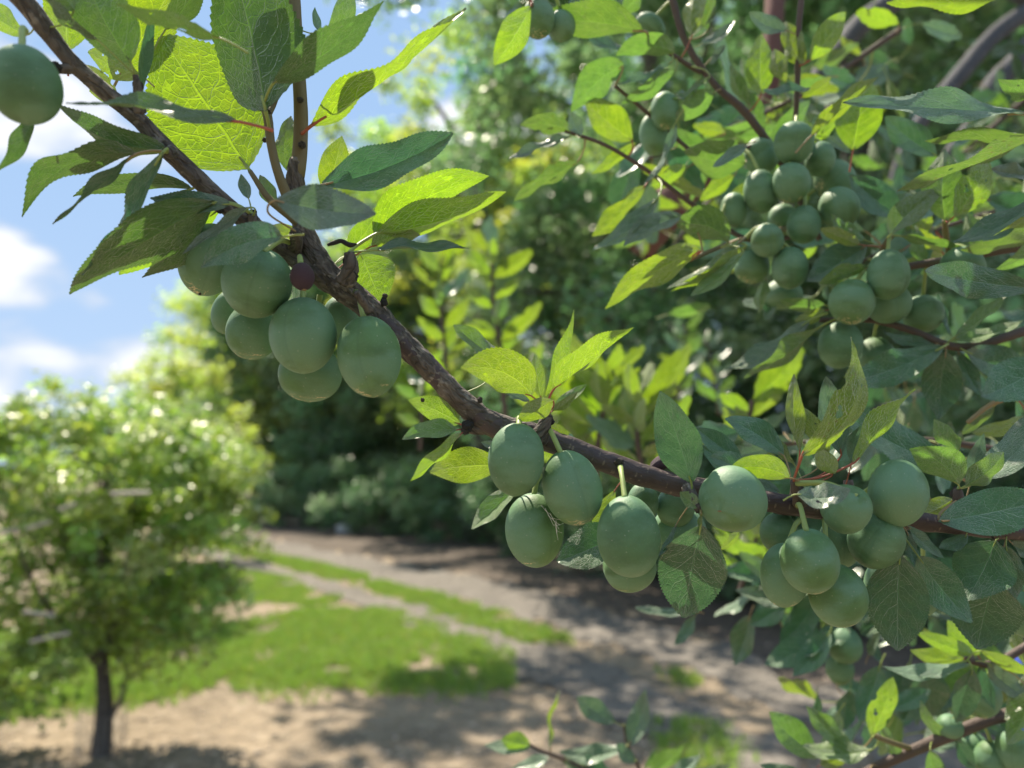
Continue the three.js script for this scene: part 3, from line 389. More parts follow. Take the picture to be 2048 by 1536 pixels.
main.leaves([
  // upper left
  [497, 338, 318, 66, 0.74, 176, 'y', { curl: 0.02, fold: 5, twist: 4, map: 4, teeth: 38, d: 0.334, d1: 0.338, wave: 0.012, stalk: 'green' }],
  [240, 150, 362, -60, 0.5, 172, 'y', { d: 0.335 }],
  [532, 222, 452, -110, 0.56, 150, 'k', { d: 0.30, d1: 0.31, curl: 0.04, fold: 10, map: 0 }],
  [508, 120, 556, -70, 0.4, 160, 'y', { d: 0.33 }],
  [545, 166, 768, 2, 0.36, 135, 'k', { d: 0.292, fold: 12, bow: 0.03 }],
  [622, 252, 932, 16, 0.32, 122, 'y', { fold: 30, bow: 0.0, twist: 70, teeth: 38, map: 4, d: 0.318 }],
  [640, 372, 906, 266, 0.40, 40, 'd', { fold: 24, curl: -0.08, map: 1, teeth: 36, d: 0.318 }],
  [650, 388, 684, 272, 0.52, 165, 'y', { d: 0.34, map: 0 }],
  [548, 400, 752, 428, 0.55, 32, 'g', { d: 0.262, d1: 0.266, fold: 14, bow: 0.03, map: 1, reach: 0.08 }],
  [748, 470, 978, 352, 0.40, 150, 'y', { d: 0.335, fold: 12, teeth: 38, map: 4, bow: 0.12 }],
  [755, 466, 1012, 384, 0.44, 128, 'y', { d: 0.326, fold: 26, teeth: 38, map: 4, bow: 0.05 }],
  [744, 492, 840, 470, 0.5, 160, 'y', { d: 0.335, bow: 0.12 }],
  [752, 500, 938, 497, 0.28, 62, 'd', { d: 0.32, bow: 0.05, map: 1 }],
  [722, 508, 766, 610, 0.95, 170, 'y', { d: 0.345, map: 4, curl: 0.0, fold: 4 }],
  [692, 512, 758, 410, 0.42, 160, 'y', { d: 0.336 }],
  [498, 398, 482, 348, 0.5, 20, 'd', { d: 0.305 }],
  [572, 340, 582, 232, 0.42, 150, 'm', { d: 0.335 }],
  [640, 66, 630, 14, 0.34, 40, 'd', { d: 0.33 }],
  [650, 110, 700, -30, 0.36, 150, 'm', { d: 0.345 }],
  [476, 243, 132, 206, 0.24, 62, 'k', { d: 0.27, d1: 0.25, bow: 0.05, fold: 12, curl: -0.03, twist: 20, reach: 0.001, stalk: 'red' }],
  [338, 300, 112, 205, 0.34, 140, 'k', { d: 0.298, bow: -0.06, map: 0 }],
  [276, 308, 44, 434, 0.26, 140, 'k', { d: 0.29, bow: 0.14, fold: 18, curl: 0.02, map: 0 }],
  [268, 308, 105, 448, 0.2, 120, 'd', { d: 0.286, bow: 0.03, fold: 22 }],
  [326, 304, 164, 550, 0.2, 52, 'd', { d: 0.284, bow: 0.03, twist: 110, fold: 26, map: 0, teeth: 36 }],
  [388, 378, 146, 393, 0.22, 140, 'k', { d: 0.315, bow: 0.09, map: 0 }],
  [462, 408, 300, 396, 0.33, 30, 'd', { d: 0.296, bow: 0.02, fold: 18, map: 1 }],
  [432, 402, 139, 588, 0.34, 146, 'k', { d: 0.30, bow: 0.09, fold: 16, teeth: 38, map: 0 }],
  [440, 416, 238, 549, 0.34, 150, 'y', { d: 0.325, bow: 0.02, map: 0 }],
  [424, 402, 284, 555, 0.34, 135, 'k', { d: 0.31, map: 0 }],
  [500, 414, 364, 508, 0.22, 44, 'g', { d: 0.292, bow: 0.06, fold: 24 }],
  [566, 474, 402, 536, 0.46, 30, 'd', { d: 0.276, bow: 0.12, fold: 16, curl: -0.08, map: 1, stalk: 'green' }],
  [66, 228, -6, 344, 0.34, 140, 'k', { d: 0.275 }], [52, 72, -40, 6, 0.4, 150, 'y', { d: 0.29 }],
  [262, 126, 168, -70, 0.62, 150, 'k', { d: 0.285, map: 0 }], [445, 78, 232, 8, 0.24, 130, 'k', { d: 0.262, reach: 0.001, fold: 10, curl: -0.02 }],
  [194, 78, 84, -26, 0.3, 120, 'k', { d: 0.27, reach: 0.05 }], [136, 102, 132, -60, 0.6, 165, 'y', { d: 0.32 }],
  [282, 152, 176, 104, 0.46, 150, 'y', { d: 0.32 }], [284, 190, 312, 18, 0.24, 60, 'd', { d: 0.30 }],
  [240, 210, 160, 130, 0.4, 160, 'y', { d: 0.325 }], [300, 262, 250, 200, 0.5, 150, 'k', { d: 0.31 }],
  [150, 20, 60, -90, 0.5, 150, 'k', { d: 0.27 }], [330, 60, 430, -80, 0.4, 150, 'k', { d: 0.31 }], [560, 420, 520, 350, 0.4, 150, 'k', { d: 0.335 }], [610, 440, 560, 400, 0.4, 150, 'y', { d: 0.35 }], [605, 480, 545, 450, 0.5, 160, 'y', { d: 0.35 }],
  // spur above the middle
  [1000, 722, 907, 650, 0.42, 38, 'm', { d: 0.345, bow: 0.04, fold: 20, map: 0 }],
  [1064, 792, 921, 736, 0.66, 152, 'y', { d: 0.318, bow: 0.2, fold: 14, map: 4, stalk: 'red' }],
  [1082, 797, 1070, 708, 0.36, 160, 'y', { d: 0.332, stalk: 'red', map: 0 }],
  [1090, 800, 1148, 620, 0.34, 118, 'y', { d: 0.332, fold: 34, bow: 0.0, map: 0, stalk: 'red', twist: 10 }],
  [1106, 778, 1267, 655, 0.62, 116, 'y', { d: 0.322, fold: 30, bow: 0.1, map: 4, stalk: 'red', teeth: 36, twist: 10 }],
  [1108, 812, 1174, 768, 0.4, 40, 'm', { d: 0.335, stalk: 'red' }], [1104, 822, 1156, 782, 0.36, 150, 'y', { d: 0.33, stalk: 'red' }],
  [1106, 800, 1034, 842, 0.62, 150, 'y', { d: 0.312, fold: 12, map: 0 }], [1060, 802, 1008, 776, 0.34, 40, 'g', { d: 0.336 }],
  [1142, 880, 1096, 842, 0.5, 150, 'y', { d: 0.335, curl: -0.15, map: 3 }], [1132, 870, 1162, 884, 0.4, 40, 'g', { d: 0.336 }],
  [920, 848, 816, 800, 0.46, 170, 'y', { d: 0.33, fold: 6, map: 4, stalk: 'red', bow: 0.05 }],
  [914, 860, 804, 879, 0.44, 32, 'm', { d: 0.328, fold: 22, map: 1, stalk: 'red', bow: 0.1 }],
  [924, 866, 821, 962, 0.36, 128, 'y', { d: 0.324, fold: 34, map: 1, stalk: 'red', bow: 0.02 }],
  [1002, 932, 859, 945, 0.5, 168, 'y', { d: 0.345, fold: 8, map: 4, bow: 0.06 }],
  [1036, 972, 944, 1059, 0.46, 40, 'm', { d: 0.348, fold: 24, map: 0, bow: 0.08 }],
  [1002, 892, 962, 884, 0.5, 30, 'g', { d: 0.35 }], [952, 846, 920, 836, 0.6, 30, 'g', { d: 0.345 }],
  // among the middle plums
  [1252, 1062, 1114, 1124, 0.62, 20, 'd', { d: 0.35, map: 2, fold: 12 }],
  [1402, 1048, 1367, 1236, 0.66, 4, 'd', { d: 0.306, d1: 0.318, map: 2, fold: 14, curl: -0.06, twist: 0, teeth: 36, stalk: 'green' }],
  [1384, 968, 1320, 782, 0.46, -14, 'd', { d: 0.316, map: 1, fold: 10, curl: -0.04, teeth: 36, stalk: 'green' }],
  [1400, 1016, 1360, 984, 0.62, 20, 'm', { d: 0.308 }], [1354, 1046, 1314, 1116, 0.26, 50, 'd', { d: 0.318 }], [1402, 1026, 1398, 1058, 0.6, 60, 'm', { d: 0.305 }],
  [1310, 1010, 1240, 1065, 0.34, 120, 'm', { d: 0.36 }], [1230, 980, 1180, 1080, 0.4, 150, 'y', { d: 0.37 }],
  // right of the middle
  [1580, 956, 1456, 942, 0.56, 146, 'y', { d: 0.304, fold: 14, bow: 0.18, map: 0, stalk: 'tan', teeth: 34 }],
  [1506, 946, 1420, 914, 0.56, 30, 'd', { d: 0.322, bow: 0.08, map: 1 }], [1484, 922, 1390, 853, 0.46, 20, 'd', { d: 0.36 }],
  [1568, 910, 1450, 838, 0.46, 24, 'd', { d: 0.348, bow: 0.08 }], [1500, 950, 1400, 890, 0.5, 20, 'd', { d: 0.37 }], [1590, 930, 1530, 850, 0.3, 140, 'm', { d: 0.356 }], [1560, 985, 1505, 960, 0.5, 30, 'd', { d: 0.345 }],
  [1604, 912, 1702, 674, 0.34, 138, 'y', { d: 0.306, fold: 24, bow: -0.1, map: 3, stalk: 'red', teeth: 36, twist: 20 }],
  [1600, 905, 1588, 748, 0.26, 150, 'y', { d: 0.322, map: 0, stalk: 'red' }], [1684, 912, 1652, 752, 0.44, 24, 'g', { d: 0.33, map: 1, stalk: 'red' }],
  [1658, 905, 1606, 815, 0.42, 160, 'y', { d: 0.326 }], [1670, 948, 1634, 896, 0.66, 160, 'y', { d: 0.312, fold: 6, stalk: 'red' }],
  [1706, 928, 1830, 779, 0.34, 130, 'y', { d: 0.318, fold: 26, bow: 0.1, map: 0, stalk: 'red', twist: 50 }], [1704, 925, 1722, 850, 0.5, 30, 'g', { d: 0.33, stalk: 'red' }],
  [1592, 988, 1700, 978, 0.62, 40, 'g', { d: 0.292, d1: 0.284, fold: 16, bow: -0.04, map: 3 }],
  [1892, 934, 1686, 828, 0.42, 30, 'd', { d: 0.40 }], [1860, 905, 1740, 840, 0.5, 30, 'd', { d: 0.42 }], [1700, 985, 1660, 1000, 0.4, 150, 'm', { d: 0.34 }],
  // far right
  [1916, 968, 1819, 898, 0.62, 148, 'm', { d: 0.325, fold: 14, bow: 0.12, map: 0, stalk: 'green' }], [1918, 902, 1868, 838, 0.56, 150, 'm', { d: 0.345 }],
  [1930, 972, 2008, 904, 0.6, 140, 'm', { d: 0.33, fold: 20, map: 0, stalk: 'green' }], [1942, 962, 1968, 866, 0.4, 30, 'g', { d: 0.35 }],
  [1958, 962, 2094, 838, 0.42, 26, 'g', { d: 0.338, map: 1 }], [2000, 900, 2110, 820, 0.4, 26, 'g', { d: 0.36 }],
  [1876, 1043, 2110, 996, 0.42, 12, 'd', { d: 0.318, fold: 10, map: 1, teeth: 34, stalk: 'tan', reach: 0.04 }], [1906, 998, 1838, 1032, 0.6, 160, 'y', { d: 0.356 }],
  [1814, 1050, 1887, 1116, 0.36, 40, 'd', { d: 0.325, map: 2 }], [1799, 1108, 1795, 1302, 0.62, 4, 'd', { d: 0.322, fold: 10, map: 1, twist: 0, teeth: 36, stalk: 'green' }],
  [1836, 1112, 1944, 1246, 0.5, 10, 'd', { d: 0.33, fold: 12, map: 2, teeth: 34 }], [1992, 1080, 1932, 1202, 0.86, 10, 'd', { d: 0.336, fold: 8, map: 2, stalk: 'green' }],
  [1992, 1160, 1954, 1299, 0.92, 8, 'd', { d: 0.35, fold: 8, map: 2 }], [2012, 1090, 2032, 1198, 0.5, 20, 'd', { d: 0.345, map: 2 }], [1936, 1070, 1878, 1096, 0.5, 30, 'd', { d: 0.345 }],
  [1814, 1062, 1842, 1142, 0.38, 40, 'd', { d: 0.34 }], [2000, 1060, 2060, 1020, 0.5, 130, 'm', { d: 0.34 }], [2020, 1085, 2080, 1110, 0.5, 30, 'd', { d: 0.35 }], [1760, 1150, 1730, 1210, 0.4, 150, 'y', { d: 0.37 }], [1690, 1140, 1720, 1175, 0.4, 160, 'y', { d: 0.38 }],
  [1560, 1060, 1530, 1120, 0.3, 140, 'y', { d: 0.38 }], [1480, 1060, 1440, 1100, 0.4, 150, 'y', { d: 0.4 }],
]);

// --- branch at the upper right, softly out of focus
const UR = 'plum branches of the near tree';
const upper = new Branch('plum_branch', 'blurred thin plum branch at the upper right carrying a dense plum cluster', at(1500, 250, 0.5), 0.49, UR);
upper.wood('stem', [[1290, -160, 0.5, 10], [1345, 0, 0.5, 7.5], [1370, 80, 0.5, 6.5], [1430, 170, 0.5, 7], [1482, 216, 0.5, 8], [1530, 276, 0.502, 8], [1565, 330, 0.508, 7], [1600, 400, 0.52, 7], [1640, 480, 0.52, 6]], twigMat, { rough: 0.12, freq: 120 });
upper.wood('twig', [[1610, -60, 0.48, 6], [1597, 60, 0.48, 6], [1595, 160, 0.485, 6], [1590, 246, 0.49, 5], [1575, 330, 0.5, 5]], twigMat);
upper.wood('twig', [[1130, 262, 0.46, 3.5], [1210, 290, 0.47, 4], [1300, 345, 0.48, 4.5], [1400, 420, 0.49, 5], [1500, 480, 0.5, 5], [1600, 470, 0.52, 6]], twigMat);
upper.wood('twig', [[1230, 172, 0.48, 3.5], [1290, 222, 0.49, 4], [1345, 270, 0.5, 4], [1400, 310, 0.5, 5], [1480, 300, 0.5, 5], [1535, 282, 0.502, 5]], twigMat);
upper.wood('twig', [[1285, 70, 0.47, 4], [1345, 110, 0.48, 4.5], [1400, 145, 0.5, 5]], twigMat);
upper.wood('twig', [[1380, 520, 0.45, 4], [1450, 490, 0.46, 5], [1520, 470, 0.49, 5], [1600, 450, 0.51, 6]], greenTwigMat);
upper.wood('twig', [[1060, -40, 0.42, 4], [1062, 12, 0.43, 4], [1080, -30, 0.44, 4]], greenTwigMat);
upper.leaves([
  [1288, 62, 1060, 40, 0.38, 142, 'm', { d: 0.45, bow: 0.06, fold: 18 }], [1062, 12, 988, 130, 0.52, 165, 'y', { d: 0.42, map: 0 }], [1258, 104, 1160, 44, 0.34, 50, 'd', { d: 0.5 }],
  [1350, 106, 1232, 112, 0.54, 145, 'm', { d: 0.47, bow: 0.2, map: 0 }], [1248, 128, 1142, 224, 0.5, 150, 'm', { d: 0.47, bow: 0.1, map: 0 }], [1266, 282, 1166, 196, 0.56, 160, 'y', { d: 0.475, map: 0 }],
  [1142, 262, 1040, 250, 0.44, 155, 'm', { d: 0.46, bow: 0.1 }], [1162, 272, 1144, 224, 0.72, 30, 'g', { d: 0.45 }], [1140, 274, 1016, 318, 0.28, 60, 'g', { d: 0.46, bow: 0.06 }],
  [1158, 322, 1028, 402, 0.3, 140, 'm', { d: 0.47, bow: 0.08 }], [1272, 286, 1182, 348, 0.3, 140, 'y', { d: 0.48 }], [1346, 122, 1232, 168, 0.26, 50, 'g', { d: 0.475 }],
  [1352, 142, 1243, 208, 0.4, 140, 'm', { d: 0.48, bow: 0.04 }], [1422, 152, 1311, 197, 0.3, 60, 'm', { d: 0.48, bow: -0.05 }], [1352, 244, 1288, 368, 0.2, 50, 'g', { d: 0.465, bow: -0.04 }],
  [1432, 182, 1346, 238, 0.54, 145, 'm', { d: 0.485 }], [1492, 326, 1368, 302, 0.76, 150, 'm', { d: 0.475, map: 0 }], [1494, 288, 1426, 334, 0.4, 40, 'g', { d: 0.46 }],
  [1372, 330, 1300, 372, 0.44, 150, 'y', { d: 0.5 }], [1342, 300, 1300, 240, 0.5, 160, 'y', { d: 0.51 }], [1458, 482, 1354, 452, 0.76, 152, 'm', { d: 0.45, bow: 0.2, map: 0 }],
  [1366, 432, 1248, 492, 0.46, 36, 'g', { d: 0.455, bow: 0.1, map: 1 }], [1292, 370, 1184, 472, 0.34, 140, 'y', { d: 0.47 }], [1318, 394, 1185, 500, 0.3, 44, 'g', { d: 0.46 }],
  [1402, 500, 1210, 618, 0.36, 140, 'y', { d: 0.43, bow: 0.1, map: 0, fold: 14 }], [1492, 474, 1332, 578, 0.24, 60, 'm', { d: 0.45, fold: 24 }], [1496, 490, 1342, 582, 0.22, 130, 'y', { d: 0.445 }], [1490, 502, 1382, 592, 0.36, 46, 'm', { d: 0.44 }],
  [1532, 560, 1518, 628, 0.5, 150, 'm', { d: 0.5 }], [1560, 570, 1530, 640, 0.5, 40, 'd', { d: 0.52 }], [1384, 72, 1396, -26, 0.5, 150, 'y', { d: 0.48 }], [1404, 54, 1432, -14, 0.5, 150, 'm', { d: 0.49 }], [1418, 60, 1390, -30, 0.44, 150, 'm', { d: 0.5 }],
  [1576, 62, 1498, 24, 0.5, 36, 'g', { d: 0.475 }], [1606, 132, 1568, 44, 0.5, 160, 'y', { d: 0.48 }], [1620, 122, 1692, 24, 0.5, 145, 'y', { d: 0.475, bow: 0.08, map: 0 }], [1628, 118, 1684, 60, 0.3, 150, 'y', { d: 0.485 }],
  [1522, 192, 1522, 68, 0.44, 165, 'y', { d: 0.49, map: 0 }], [1572, 166, 1548, 98, 0.6, 150, 'y', { d: 0.48 }], [1622, 176, 1524, 180, 0.34, 60, 'd', { d: 0.475 }], [1602, 196, 1662, 154, 0.42, 150, 'y', { d: 0.49 }],
  [1622, 272, 1757, 154, 0.4, 118, 'y', { d: 0.46, fold: 32, bow: 0.1, map: 0 }], [1706, 302, 1736, 158, 0.62, 170, 'y', { d: 0.47, map: 0, fold: 6 }], [1626, 286, 1678, 238, 0.4, 150, 'y', { d: 0.5 }], [1652, 272, 1702, 306, 0.42, 40, 'g', { d: 0.5 }],
  [1500, 210, 1460, 130, 0.4, 150, 'm', { d: 0.51 }], [1480, 215, 1440, 60, 0.3, 60, 'g', { d: 0.52 }], [1530, 260, 1490, 180, 0.44, 150, 'm', { d: 0.51 }], [1540, 280, 1620, 200, 0.4, 150, 'm', { d: 0.53 }],
  [1470, 350, 1400, 400, 0.5, 150, 'y', { d: 0.52 }], [1440, 440, 1500, 360, 0.4, 150, 'y', { d: 0.53 }], [1620, 640, 1452, 738, 0.32, 52, 'g', { d: 0.46, map: 1, stalk: 'green' }], [1642, 652, 1488, 757, 0.3, 130, 'm', { d: 0.455 }], [1652, 620, 1588, 642, 0.44, 150, 'y', { d: 0.47 }],
  [1650, 610, 1560, 600, 0.4, 150, 'm', { d: 0.5 }], [1240, 30, 1300, -50, 0.5, 150, 'm', { d: 0.5 }], [1210, 20, 1280, 30, 0.5, 40, 'g', { d: 0.51 }], [1400, 90, 1470, 40, 0.4, 50, 'g', { d: 0.5 }], [1450, 90, 1420, 130, 0.5, 40, 'g', { d: 0.49 }],
]);
// --- second fruiting branch below it, at the right border
const right = new Branch('plum_branch', 'blurred plum branch at the right border with a rosette of drooping leaves', at(1900, 560, 0.44), 0.44, UR);
right.wood('stem', [[2500, 330, 0.5, 20], [2250, 430, 0.47, 16], [2090, 480, 0.45, 13], [1990, 500, 0.455, 11], [1900, 520, 0.46, 9], [1810, 535, 0.46, 8], [1740, 560, 0.47, 7]], twigMat, { rough: 0.12 });
right.wood('twig', [[2200, 640, 0.47, 12], [2060, 660, 0.46, 10], [1960, 690, 0.455, 8], [1900, 692, 0.45, 8], [1820, 660, 0.46, 7], [1740, 640, 0.47, 6], [1640, 640, 0.47, 5]], twigMat, { rough: 0.12 });
right.wood('twig', [[1900, 520, 0.46, 6], [1892, 470, 0.45, 6], [1890, 440, 0.44, 5]], greenTwigMat);
right.wood('twig', [[1752, 545, 0.465, 6], [1770, 490, 0.455, 6], [1785, 470, 0.45, 5]], greenTwigMat);
right.wood('twig', [[2120, 150, 0.42, 9], [2080, 240, 0.40, 8], [2100, 340, 0.42, 8], [2130, 440, 0.44, 9]], twigMat);
right.wood('twig', [[2090, 760, 0.42, 7], [2030, 790, 0.43, 6], [1980, 810, 0.435, 5], [1935, 845, 0.435, 4]], petioleMats.tan);
right.leaves([
  [2052, 228, 1686, 205, 0.22, 52, 'g', { d: 0.375, fold: 20, bow: 0.04, map: 1, teeth: 38 }], [1874, 312, 1770, 233, 0.5, 30, 'd', { d: 0.48 }], [2080, 272, 1850, 282, 0.2, 118, 'm', { d: 0.40, bow: 0.08 }],
  [2086, 268, 1794, 382, 0.26, 112, 'm', { d: 0.372, fold: 26, bow: 0.05, map: 3, teeth: 38 }], [1890, 442, 1890, 298, 0.6, 165, 'm', { d: 0.43, map: 0 }], [1908, 434, 1977, 318, 0.5, 155, 'y', { d: 0.42, map: 3 }], [1900, 446, 1950, 380, 0.4, 150, 'm', { d: 0.445 }],
  [1780, 470, 1887, 378, 0.44, 24, 'm', { d: 0.43, fold: 16, map: 1, bow: 0.1 }], [1802, 432, 1698, 350, 0.62, 24, 'd', { d: 0.475 }], [2084, 388, 1903, 484, 0.3, 50, 'd', { d: 0.39, fold: 24, map: 1 }], [2090, 412, 1960, 470, 0.24, 130, 'y', { d: 0.40 }],
  [2100, 440, 1920, 500, 0.3, 130, 'm', { d: 0.42 }], [2110, 470, 1990, 540, 0.4, 140, 'm', { d: 0.43 }], [2066, 350, 1982, 338, 0.44, 40, 'g', { d: 0.385 }], [2094, 190, 1996, 158, 0.44, 140, 'm', { d: 0.395 }], [2030, -12, 1772, 6, 0.26, 130, 'y', { d: 0.4 }],
  [1722, 490, 1640, 456, 0.4, 150, 'y', { d: 0.45 }], [1732, 482, 1662, 428, 0.42, 40, 'm', { d: 0.455 }], [1734, 490, 1612, 562, 0.62, 26, 'd', { d: 0.46, map: 1 }], [1738, 534, 1638, 568, 0.5, 130, 'm', { d: 0.445, bow: 0.06 }], [1802, 472, 1924, 492, 0.3, 120, 'm', { d: 0.45 }],
  [2080, 578, 1850, 542, 0.3, 16, 'd', { d: 0.366, fold: 10, map: 1, teeth: 38, bow: 0.02, reach: 0.05 }], [1890, 692, 1693, 767, 0.34, 20, 'd', { d: 0.435, map: 1 }], [1892, 700, 1878, 838, 0.58, 8, 'd', { d: 0.435, map: 1 }], [1882, 688, 1768, 664, 0.28, 40, 'd', { d: 0.45 }],
  [1902, 672, 1876, 588, 0.4, 60, 'd', { d: 0.46 }], [1910, 674, 2014, 588, 0.4, 60, 'm', { d: 0.44 }], [1930, 702, 2080, 748, 0.5, 30, 'd', { d: 0.445 }], [1905, 680, 2050, 640, 0.36, 50, 'm', { d: 0.45 }], [1915, 700, 1960, 790, 0.4, 20, 'd', { d: 0.45 }], [1896, 694, 1800, 740, 0.3, 40, 'd', { d: 0.46 }],
  [2096, 726, 1962, 794, 0.62, 18, 'd', { d: 0.4, map: 1 }], [2052, 836, 1944, 866, 0.3, 140, 'y', { d: 0.42 }], [1990, 812, 1920, 870, 0.3, 150, 'm', { d: 0.44 }], [2030, 800, 2090, 870, 0.5, 30, 'd', { d: 0.44 }], [2000, 500, 2060, 440, 0.4, 140, 'm', { d: 0.46 }],
  [1960, 505, 1930, 420, 0.4, 150, 'm', { d: 0.47 }], [1850, 530, 1830, 450, 0.4, 150, 'm', { d: 0.47 }], [2060, 490, 2120, 560, 0.4, 30, 'd', { d: 0.46 }], [1960, 690, 1990, 760, 0.5, 30, 'd', { d: 0.47 }],
]);
// --- lower right branch
const lower = new Branch('plum_branch', 'blurred low plum branch crossing the lower right corner', at(1900, 1470, 0.5), 0.5, UR);
lower.wood('stem', [[2500, 1310, 0.52, 16], [2200, 1390, 0.5, 14], [2060, 1420, 0.5, 13], [1990, 1436, 0.5, 12], [1900, 1470, 0.5, 12], [1810, 1508, 0.51, 11], [1720, 1552, 0.52, 9], [1600, 1640, 0.54, 6]], twigMat, { rough: 0.14 });
lower.wood('twig', [[2120, 1250, 0.47, 9], [2040, 1300, 0.47, 8], [1985, 1328, 0.465, 8], [1935, 1320, 0.455, 6]], twigMat);
lower.wood('twig', [[1830, 1500, 0.51, 6], [1770, 1480, 0.5, 5], [1748, 1470, 0.5, 5]], greenTwigMat);
lower.wood('twig', [[1790, 1250, 0.56, 4], [1730, 1200, 0.57, 4], [1650, 1180, 0.58, 4], [1560, 1200, 0.58, 3]], twigMat);
lower.leaves([
  [1636, 1512, 1538, 1424, 0.5, 26, 'm', { d: 0.52 }], [1702, 1502, 1612, 1412, 0.4, 26, 'm', { d: 0.51 }], [1742, 1472, 1786, 1354, 0.4, 150, 'y', { d: 0.49 }], [1746, 1500, 1604, 1492, 0.4, 36, 'm', { d: 0.5 }], [1640, 1530, 1700, 1500, 0.6, 150, 'y', { d: 0.51 }],
  [1760, 1330, 1718, 1444, 0.5, 12, 'd', { d: 0.56 }], [1850, 1330, 1862, 1436, 0.72, 10, 'd', { d: 0.56 }], [1810, 1340, 1780, 1420, 0.6, 20, 'd', { d: 0.58 }], [1642, 1182, 1478, 1104, 0.36, 50, 'm', { d: 0.58 }], [1600, 1200, 1470, 1180, 0.4, 30, 'g', { d: 0.57, map: 1 }],
  [1650, 1180, 1560, 1290, 0.5, 20, 'd', { d: 0.6 }], [1662, 1262, 1586, 1352, 0.5, 20, 'd', { d: 0.57 }], [1650, 1270, 1530, 1330, 0.5, 26, 'd', { d: 0.58 }], [1580, 1200, 1500, 1250, 0.6, 30, 'd', { d: 0.6 }], [1560, 1150, 1440, 1140, 0.4, 30, 'd', { d: 0.6 }], [1540, 1110, 1430, 1070, 0.4, 140, 'y', { d: 0.62 }],
  [1500, 1230, 1470, 1330, 0.5, 20, 'd', { d: 0.62 }], [1380, 1220, 1270, 1215, 0.3, 50, 'g', { d: 0.62 }], [1390, 1230, 1350, 1290, 0.4, 26, 'd', { d: 0.62 }], [1450, 1120, 1400, 1200, 0.4, 120, 'm', { d: 0.62 }],
  [1935, 1322, 1764, 1332, 0.3, 60, 'g', { d: 0.455 }], [1940, 1328, 1838, 1352, 0.3, 60, 'g', { d: 0.45 }], [1946, 1338, 1912, 1446, 0.5, 16, 'd', { d: 0.45, map: 2 }], [1950, 1310, 1830, 1262, 0.36, 150, 'y', { d: 0.46 }], [1958, 1312, 1895, 1240, 0.5, 160, 'y', { d: 0.465 }], [1930, 1318, 1820, 1300, 0.4, 150, 'y', { d: 0.475 }],
  [1962, 1300, 2070, 1350, 0.4, 130, 'y', { d: 0.45 }], [1975, 1325, 2060, 1400, 0.5, 30, 'g', { d: 0.45, map: 1 }], [1960, 1330, 1990, 1420, 0.4, 40, 'd', { d: 0.46 }], [2060, 1380, 2014, 1490, 0.5, 24, 'm', { d: 0.44 }], [2080, 1330, 2010, 1440, 0.4, 24, 'm', { d: 0.46 }], [2030, 1250, 2050, 1330, 0.4, 150, 'y', { d: 0.5 }],
  [1890, 1480, 1840, 1400, 0.4, 140, 'm', { d: 0.5 }], [1910, 1475, 1950, 1540, 0.5, 26, 'd', { d: 0.5 }], [1860, 1500, 1880, 1580, 0.5, 26, 'm', { d: 0.49 }], [1800, 1520, 1760, 1440, 0.4, 140, 'm', { d: 0.51 }], [1820, 1500, 1900, 1420, 0.3, 60, 'g', { d: 0.52 }], [1720, 1550, 1640, 1560, 0.5, 30, 'm', { d: 0.5 }], [1740, 1540, 1760, 1600, 0.5, 20, 'd', { d: 0.5 }],
  [1620, 1560, 1520, 1530, 0.4, 30, 'd', { d: 0.52 }], [1680, 1420, 1640, 1500, 0.4, 30, 'm', { d: 0.55 }], [1780, 1420, 1860, 1380, 0.5, 24, 'd', { d: 0.55 }], [1700, 1380, 1690, 1460, 0.6, 20, 'd', { d: 0.58 }], [1960, 1440, 2040, 1480, 0.4, 30, 'd', { d: 0.51 }], [1990, 1430, 1960, 1360, 0.4, 150, 'm', { d: 0.51 }],
]);
// --- sprig at the lower border
const sprig = new Branch('plum_sprig', 'thin blurred sprig rising from the lower border in front of the track', at(1150, 1560, 0.66), 0.66);
sprig.wood('stem', [[1330, 1640, 0.66, 6], [1230, 1570, 0.66, 5], [1130, 1520, 0.66, 4], [1080, 1500, 0.66, 3.5], [1056, 1488, 0.66, 3]], twigMat);
sprig.wood('twig', [[1290, 1600, 0.67, 5], [1275, 1530, 0.67, 4], [1255, 1490, 0.67, 3.5], [1248, 1450, 0.67, 3]], twigMat);
sprig.leaves([
  [1060, 1494, 968, 1490, 0.42, 40, 'g', {}], [1062, 1492, 1003, 1478, 0.7, 165, 'y', { map: 0 }], [1100, 1508, 1120, 1380, 0.2, 80, 'y', { fold: 26 }], [1232, 1446, 1154, 1394, 0.5, 20, 'g', {}], [1258, 1492, 1292, 1378, 0.4, 20, 'g', { fold: 16 }], [1254, 1494, 1118, 1502, 0.36, 40, 'g', {}],
  [1272, 1524, 1232, 1490, 0.62, 30, 'g', {}], [1290, 1540, 1312, 1500, 0.4, 140, 'm', {}], [1100, 1515, 1020, 1540, 0.4, 40, 'g', {}], [1130, 1520, 1180, 1560, 0.5, 30, 'm', {}], [1180, 1545, 1120, 1515, 0.5, 40, 'm', {}], [1230, 1560, 1170, 1510, 0.5, 40, 'd', {}], [1290, 1560, 1380, 1470, 0.3, 140, 'm', {}], [1300, 1580, 1400, 1510, 0.36, 40, 'g', {}], [1320, 1600, 1460, 1530, 0.36, 30, 'm', {}],
]);
